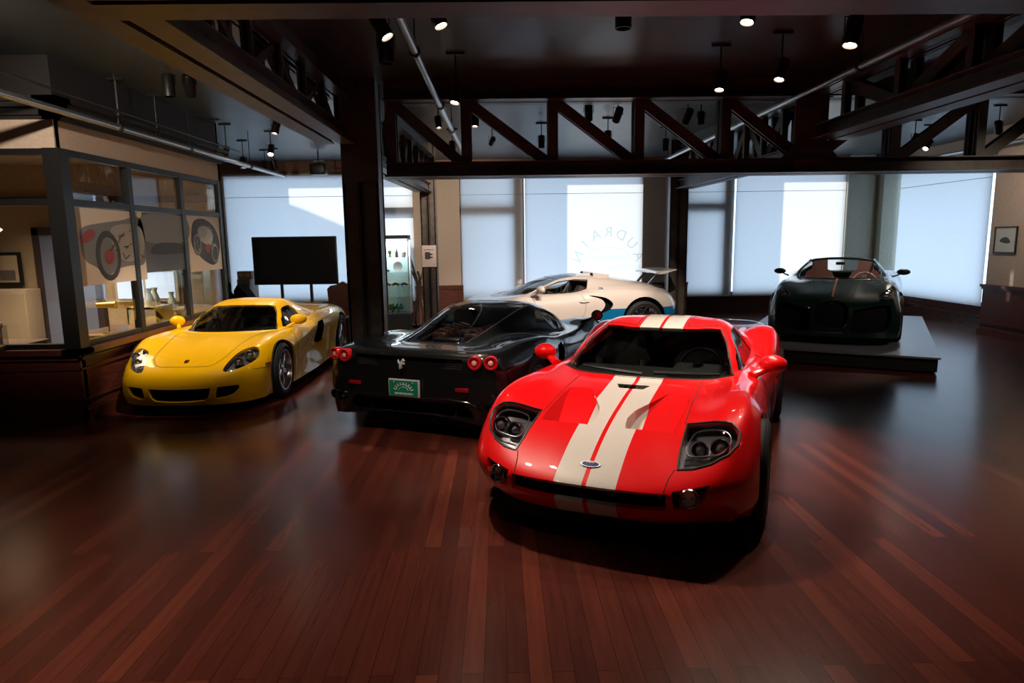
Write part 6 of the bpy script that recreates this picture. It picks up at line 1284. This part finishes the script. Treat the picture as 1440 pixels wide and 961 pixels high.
for nm, lb, x, z, kd, col in its:
    mt = mat('item_%02d%02d%02d' % tuple(int(c*99) for c in col), col, .4); m = MB()
    if kd == 'b': m.lathe([(0, 0), (.035, 0), (.035, .10), (.015, .14), (.012, .19), (0, .19)], 14)
    elif kd == 'c': m.lathe([(0, 0), (.05, 0), (.03, .03), (.02, .06), (.045, .09), (.04, .14), (0, .16)], 12)
    elif kd == 'd': m.lathe([(0, 0), (.04, 0), (.06, .08), (.055, .11), (0, .11)], 14)
    elif kd == 'p': m.lathe([(0, .01), (.06, .012), (.10, .03), (.102, .025), (.06, 0), (0, 0)], 20, T(0, 0, .105) @ RX(math.pi/2-.15))
    elif kd == 'm':
        m.prism([(-.08, .01), (.08, .01), (.085, .035), (.04, .045), (.02, .065), (-.04, .065), (-.06, .045), (-.085, .038)], -.03, .03, RX(math.pi/2))
        for a in (-.05, .05): m.lathe([(0, .036), (.016, .036), (.016, -.036), (0, -.036)], 10, T(a, 0, .016) @ RX(math.pi/2))
    elif kd == 'k': m.box(-.08, .08, -.01, .01, 0, .20)
    else:
        for i in range(16): a = random.uniform(-.3, .3); m.tube([(a, random.uniform(-.08, .08), random.uniform(.03, .08)), (a+random.uniform(-.1, .1), random.uniform(-.08, .08), random.uniform(.08, .2)), (a+random.uniform(-.15, .15), random.uniform(-.06, .06), random.uniform(.04, .16))], .02, 6)
    o = m.build(nm, mt); o.location = (DX+x, DY-.04, z+.0005); tag(o, lb, {'model_car': 'model car', 'toy_car': 'model car', 'bottle': 'bottle', 'dark_bottle': 'bottle'}.get(nm, nm.split('_')[-1]), 'things in the display cabinet')
# driftwood-like carved stand
r = thing('driftwood_sculpture', 'tangle of brown wooden limbs standing between display cabinet and slim column', 'sculpture', (-1.78, 14.42, 0)); WD = wood_mat('bare_brown_wood', (.14, .07, .04), (.22, .12, .07), .6, (1, 1, 6))
for pts in ([(-.12, 0, .03), (-.05, .05, .5), (-.02, 0, .9), (-.10, -.03, 1.25), (-.17, 0, 1.5)], [(.15, 0, .03), (.06, .03, .5), (.0, 0, .85), (.10, 0, 1.2), (.13, .02, 1.5)], [(0, .1, .03), (.02, .05, .5), (-.03, 0, .9), (-.13, .05, 1.15), (-.22, .03, 1.35)], [(.02, -.1, .03), (0, 0, .6), (.04, .0, .95), (-.02, 0, 1.2)], [(-.08, -.08, .03), (-.09, 0, .4), (-.02, 0, .8), (.02, 0, 1.05)]):
    m = MB(); m.tube([tuple(a) for a in catmull(pts, 4, False)], .024, 8); m.build('limb', WD, r)
m = MB(); m.rbox(-.25, .25, -.18, .18, 0, .05, .01); m.build('sculpture_base', BLACK, r)
# sign on the slim column
r = thing('wall_sign', 'small white sign with a dark drawing fixed to the slim column', 'sign', (-1.40, 13.3-.16, 1.55)); m = MB(); m.box(-.14, .14, -.01, .01, -.21, .21); m.build('sign_panel', mat('sign_white', (.62, .50, .46), .6), r); m = MB(); m.box(-.08, .02, -.014, -.01, -.06, .08); m.box(.0, .07, -.014, -.01, .02, .05); m.box(.0, .07, -.014, -.01, -.04, -.01); m.box(-.10, .10, -.013, -.01, .12, .13); m.box(.085, .10, -.013, -.01, -.17, -.155); m.build('sign_print', mat('sign_grey', (.06, .05, .05), .7), r)
# framed picture on the right pier
r = thing('picture_frame', 'small black-framed print of a leaf-like car on the right pier', 'picture', (8.905, 11.60, 1.73)); m = MB()
for a in ((-.25, .25, .21, .235), (-.25, .25, -.235, -.21)): m.box(-.02, .0, a[0], a[1], a[2], a[3])
for a in ((-.26, -.235), (.235, .26)): m.box(-.02, .0, a[0], a[1], -.235, .235)
m.build('frame', FRAMEM, r); m = MB(); m.box(-.008, -.003, -.24, .24, -.22, .22); m.build('mat_board', mat('print_board', (.55, .55, .50), .6), r)
P_ = catmull([(-.12, -.03), (-.05, .04), (.03, .05), (.10, .02), (.13, -.02), (.04, -.05), (-.06, -.06)], 5); m = MB(); m.add([(-.010, a, b_) for a, b_ in P_]+[(-.009, a, b_) for a, b_ in P_], [list(range(len(P_))), list(range(len(P_), 2*len(P_)))[::-1]]); m.build('printed_image', mat('print_dark', (.05, .07, .06), .7), r)
# ---------------------------------------------------------------- track spotlights
def spotlight(label, p, aim=None, lit=False, size=1., power=None, cone=52, group='track spotlights under the ceiling', hang=True, blend=.35):
    """p = centre of the can; aim = point it looks at"""
    r = thing('track_spotlight', label, 'spotlight', (p[0], p[1], p[2]), 0, group)
    d = (Vector(aim)-Vector(p)).normalized() if aim is not None else Vector((0, 0, -1))
    q = (-d).to_track_quat('Z', 'Y').to_matrix().to_4x4(); L = .20*size; R = .052*size
    m = MB(); m.lathe([(0, L/2), (R*.85, L/2), (R, L/2-.012), (R, -L/2), (R*.86, -L/2), (R*.80, -L/2+.03), (0, -L/2+.03)], 24, q); m.build('lamp_can', mat('spot_black', (.01, .01, .01), .4), r)
    m = MB(); m.tube([(0, 0, L*.2), (0, 0, CEIL-p[2]-.02)], .008, 8); m.box(-.09, .09, -.018, .018, CEIL-p[2]-.025, CEIL-p[2]-.002); m.tube([(-R-.01, 0, 0), (-R-.01, 0, L*.45), (R+.01, 0, L*.45), (R+.01, 0, 0)], .005, 6); m.build('mounting_stem', mat('spot_black', (.01, .01, .01), .4), r)
    m = MB(); m.lathe([(0, -L/2+.022), (R*.78, -L/2+.022)], 24, q)
    m.build('lamp_lens', mat('spot_lens_lit', (1, .9, .75), .3, emit=(1, .80, .58), es=40.) if lit else mat('spot_lens_dark', (.08, .08, .08), .2), r)
    if power:
        l = bpy.data.lights.new('spot_beam', 'SPOT'); l.energy = power; l.color = (1.0, .84, .69); l.spot_size = math.radians(cone); l.spot_blend = blend; l.shadow_soft_size = .035
        o = link(bpy.data.objects.new('spot_beam', l), r); o.location = d*(L/2-.01); o.rotation_euler = d.to_track_quat('-Z', 'Y').to_euler()
    return r
W = SPOT_W
GTP = (1.3, 5.4, .6); ENZ = (-.2, 7.2, .6); CG = (-3.5, 9.0, .7); VE = (1.2, 12.9, .8); MI = (5.9, 11.0, 1.)
S_ = spotlight
S_('unlit spotlight hanging straight down over the yellow car, left of its tilted twin', (-3.03, 6.43, 3.3))
S_('lit tilted spotlight over the yellow car, right of a straight one', (-2.84, 6.43, 3.3), (-3.6, 8.3, .6), True, power=W*1.5)
S_('lit spotlight above the near end of the television', (-3.0, 9.3, 3.4), (-3.5, 8.7, .6), True, power=W*.9)
S_('lit spotlight hanging straight, left of the big column', (-3.85, 11.6, 3.4), (-3.6, 9.6, .6), True, power=W*.8)
S_('small lit spotlight on the far left near the end of the office', (-4.7, 12.6, 3.32), (-4.7, 12.2, 0), True)
S_('first dark spotlight of the pair near the far left window', (-4.75, 13.9, 3.4)); S_('second dark spotlight of the pair near the far left window', (-4.5, 13.7, 3.4), (-4.0, 14.6, 1))
for y, tx in ((7.9, 'nearest'), (8.75, 'second'), (10.5, 'third'), (10.9, 'farthest')): S_('small dark spotlight on the pipe above the office, %s along it' % tx, (-4.32, y, 3.30), (-4.5, y, 2), size=.75)
S_('lit tilted spotlight at the top, left of the silver pipe', (-.82, 4.95, 3.36), (.8, 4.7, .6), True, power=W*1.7, cone=66, blend=.7)
S_('unlit spotlight hanging straight down just beyond the top left lit one', (-.84, 5.3, 3.3), size=1.1)
S_('lit spotlight at the top edge, right of the silver pipe', (-.42, 4.9, 3.42), (.6, 4.5, .7), True, power=W*.75, cone=80, blend=.8)
S_('lit spotlight beside the silver pipe, in front of the long truss', (-.42, 7.0, 3.32), (-.9, 6.3, .6), True, power=W*1.2)
S_('small bright bulb spotlight seen through the left end of the lattice', (-.80, 9.2, 3.42), (-.6, 8.8, 1.2), True, size=.8, power=W*.5)
S_('dim lit spotlight low behind the first upright of the lattice', (-.78, 11.6, 3.42), (-.6, 11.0, .4), True)
S_('tilted lit spotlight just right of the first upright', (-.30, 9.0, 3.42), (-.4, 8.6, .5), True, power=W*.7)
S_('bright small spotlight behind the second bay of the lattice', (-.10, 11.0, 3.42), (-1.3, 16, 1.7), True, size=.85, power=W*3.5, cone=75, blend=1.)
S_('dark spotlight left of the second upright, low in the lattice', (.70, 11.1, 3.42))
S_('dark spotlight crossed by a diagonal of the third bay', (1.15, 8.7, 3.43), (1.5, 11, 1))
S_('lit spotlight right of a dark one in the third bay', (1.55, 8.85, 3.43), (1.0, 12.2, .7), True, power=W*3.2)
S_('small dark spotlight low in the third bay behind a diagonal', (1.72, 10.7, 3.42))
S_('tilted lit spotlight in the fourth bay of the lattice', (2.50, 9.0, 3.43), (2.0, 12.0, .7), True, power=W*2.8)
S_('smaller dark spotlight right of the tilted one in the fourth bay', (2.72, 9.15, 3.43), size=.85)
S_('dark spotlight at the foot of the fourth bay near the silver pipe', (2.85, 11.6, 3.42))
S_('square dark spotlight cut by the near truss edge, top centre', (.88, 4.85, 3.4), size=1.1)
S_('lit spotlight cut by the near truss edge, right of top centre', (1.74, 4.8, 3.4), (1.1, 4.3, .5), True, power=W*.8, cone=96, blend=.8)
S_('lit spotlight hanging in front of the long truss, right of centre', (2.20, 6.8, 3.38), (1.8, 6.2, .4), True, power=W*1.4, cone=55)
S_('bright tilted spotlight right of centre in front of the long truss', (2.64, 6.4, 3.38), (1.9, 5.9, .7), True, power=W*1.4, cone=55)
S_('large lit spotlight at upper right, short of the right truss', (2.70, 5.25, 3.38), (2.0, 4.9, .5), True, power=W*1.0, cone=75, size=1.15)
S_('pointing-down lit spotlight in the right part of the lattice', (6.9, 11.2, 3.40), (6.0, 11.5, 1.), True, power=W*1.6)
S_('tilted lit spotlight beside another in the right part of the lattice', (7.45, 11.7, 3.38), (5.4, 10.8, 1.), True, power=W*1.4)
S_('lit spotlight far right above the framed picture, beam added to wash the wall', (7.4, 10.0, 3.40), (8.9, 11.6, 1.6), True, power=W*.7, cone=120, blend=1.)  # wide beam added here to wash the right pier
o = thing('ceiling_speaker', 'black loudspeaker box hanging from the far ceiling, left of the big column', 'speaker', (-3.75, 14.2, 3.36)); m = MB(); m.rbox(-.16, .16, -.12, .12, -.12, .10, .03); m.build('speaker_box', mat('spot_black', (.01, .01, .01), .4), o); m = MB(); m.tube([(0, 0, .1), (0, 0, CEIL-3.36)], .015, 8); m.box(-.12, .12, -.03, .03, .16, .18); m.build('bracket', mat('spot_black', (.01, .01, .01), .4), o)

# fill spotlights added overhead, out of view, to brighten floor, office and cars
for k, (p_, a_, w_, c_, lb) in enumerate((((-3.3, 3.6, 3.42), (-4.46, 8.4, 2.2), 3.0, 62, 'added fill spotlight above the top edge of the picture, turned to the office wall'),
        ((-.5, 2.3, 3.42), (-.9, 2.6, 0), 1.0, 64, 'added fill spotlight overhead near the camera, lighting the floor left of the red car'),
        ((-2.6, 2.2, 3.42), (-3.0, 3.0, 0), 1.7, 80, 'added fill spotlight overhead left of the camera, lighting the floor before the yellow car'),
        ((-1.0, 3.6, 3.42), (-1.1, 6.1, .5), 1.5, 50, 'added fill spotlight overhead near the camera, turned to the tail of the black car'),
        ((5.2, 3.8, 3.42), (5.5, 4.2, 0), 1.5, 75, 'added fill spotlight overhead right of the camera, lighting the floor beside the red car'),
        ((6.4, 5.6, 3.42), (5.6, 9.6, .8), 1.0, 55, 'added fill spotlight above the right edge of the picture, turned to the green roadster'))):
    S_(lb, p_, a_, True, power=W*w_, cone=c_, blend=.9)
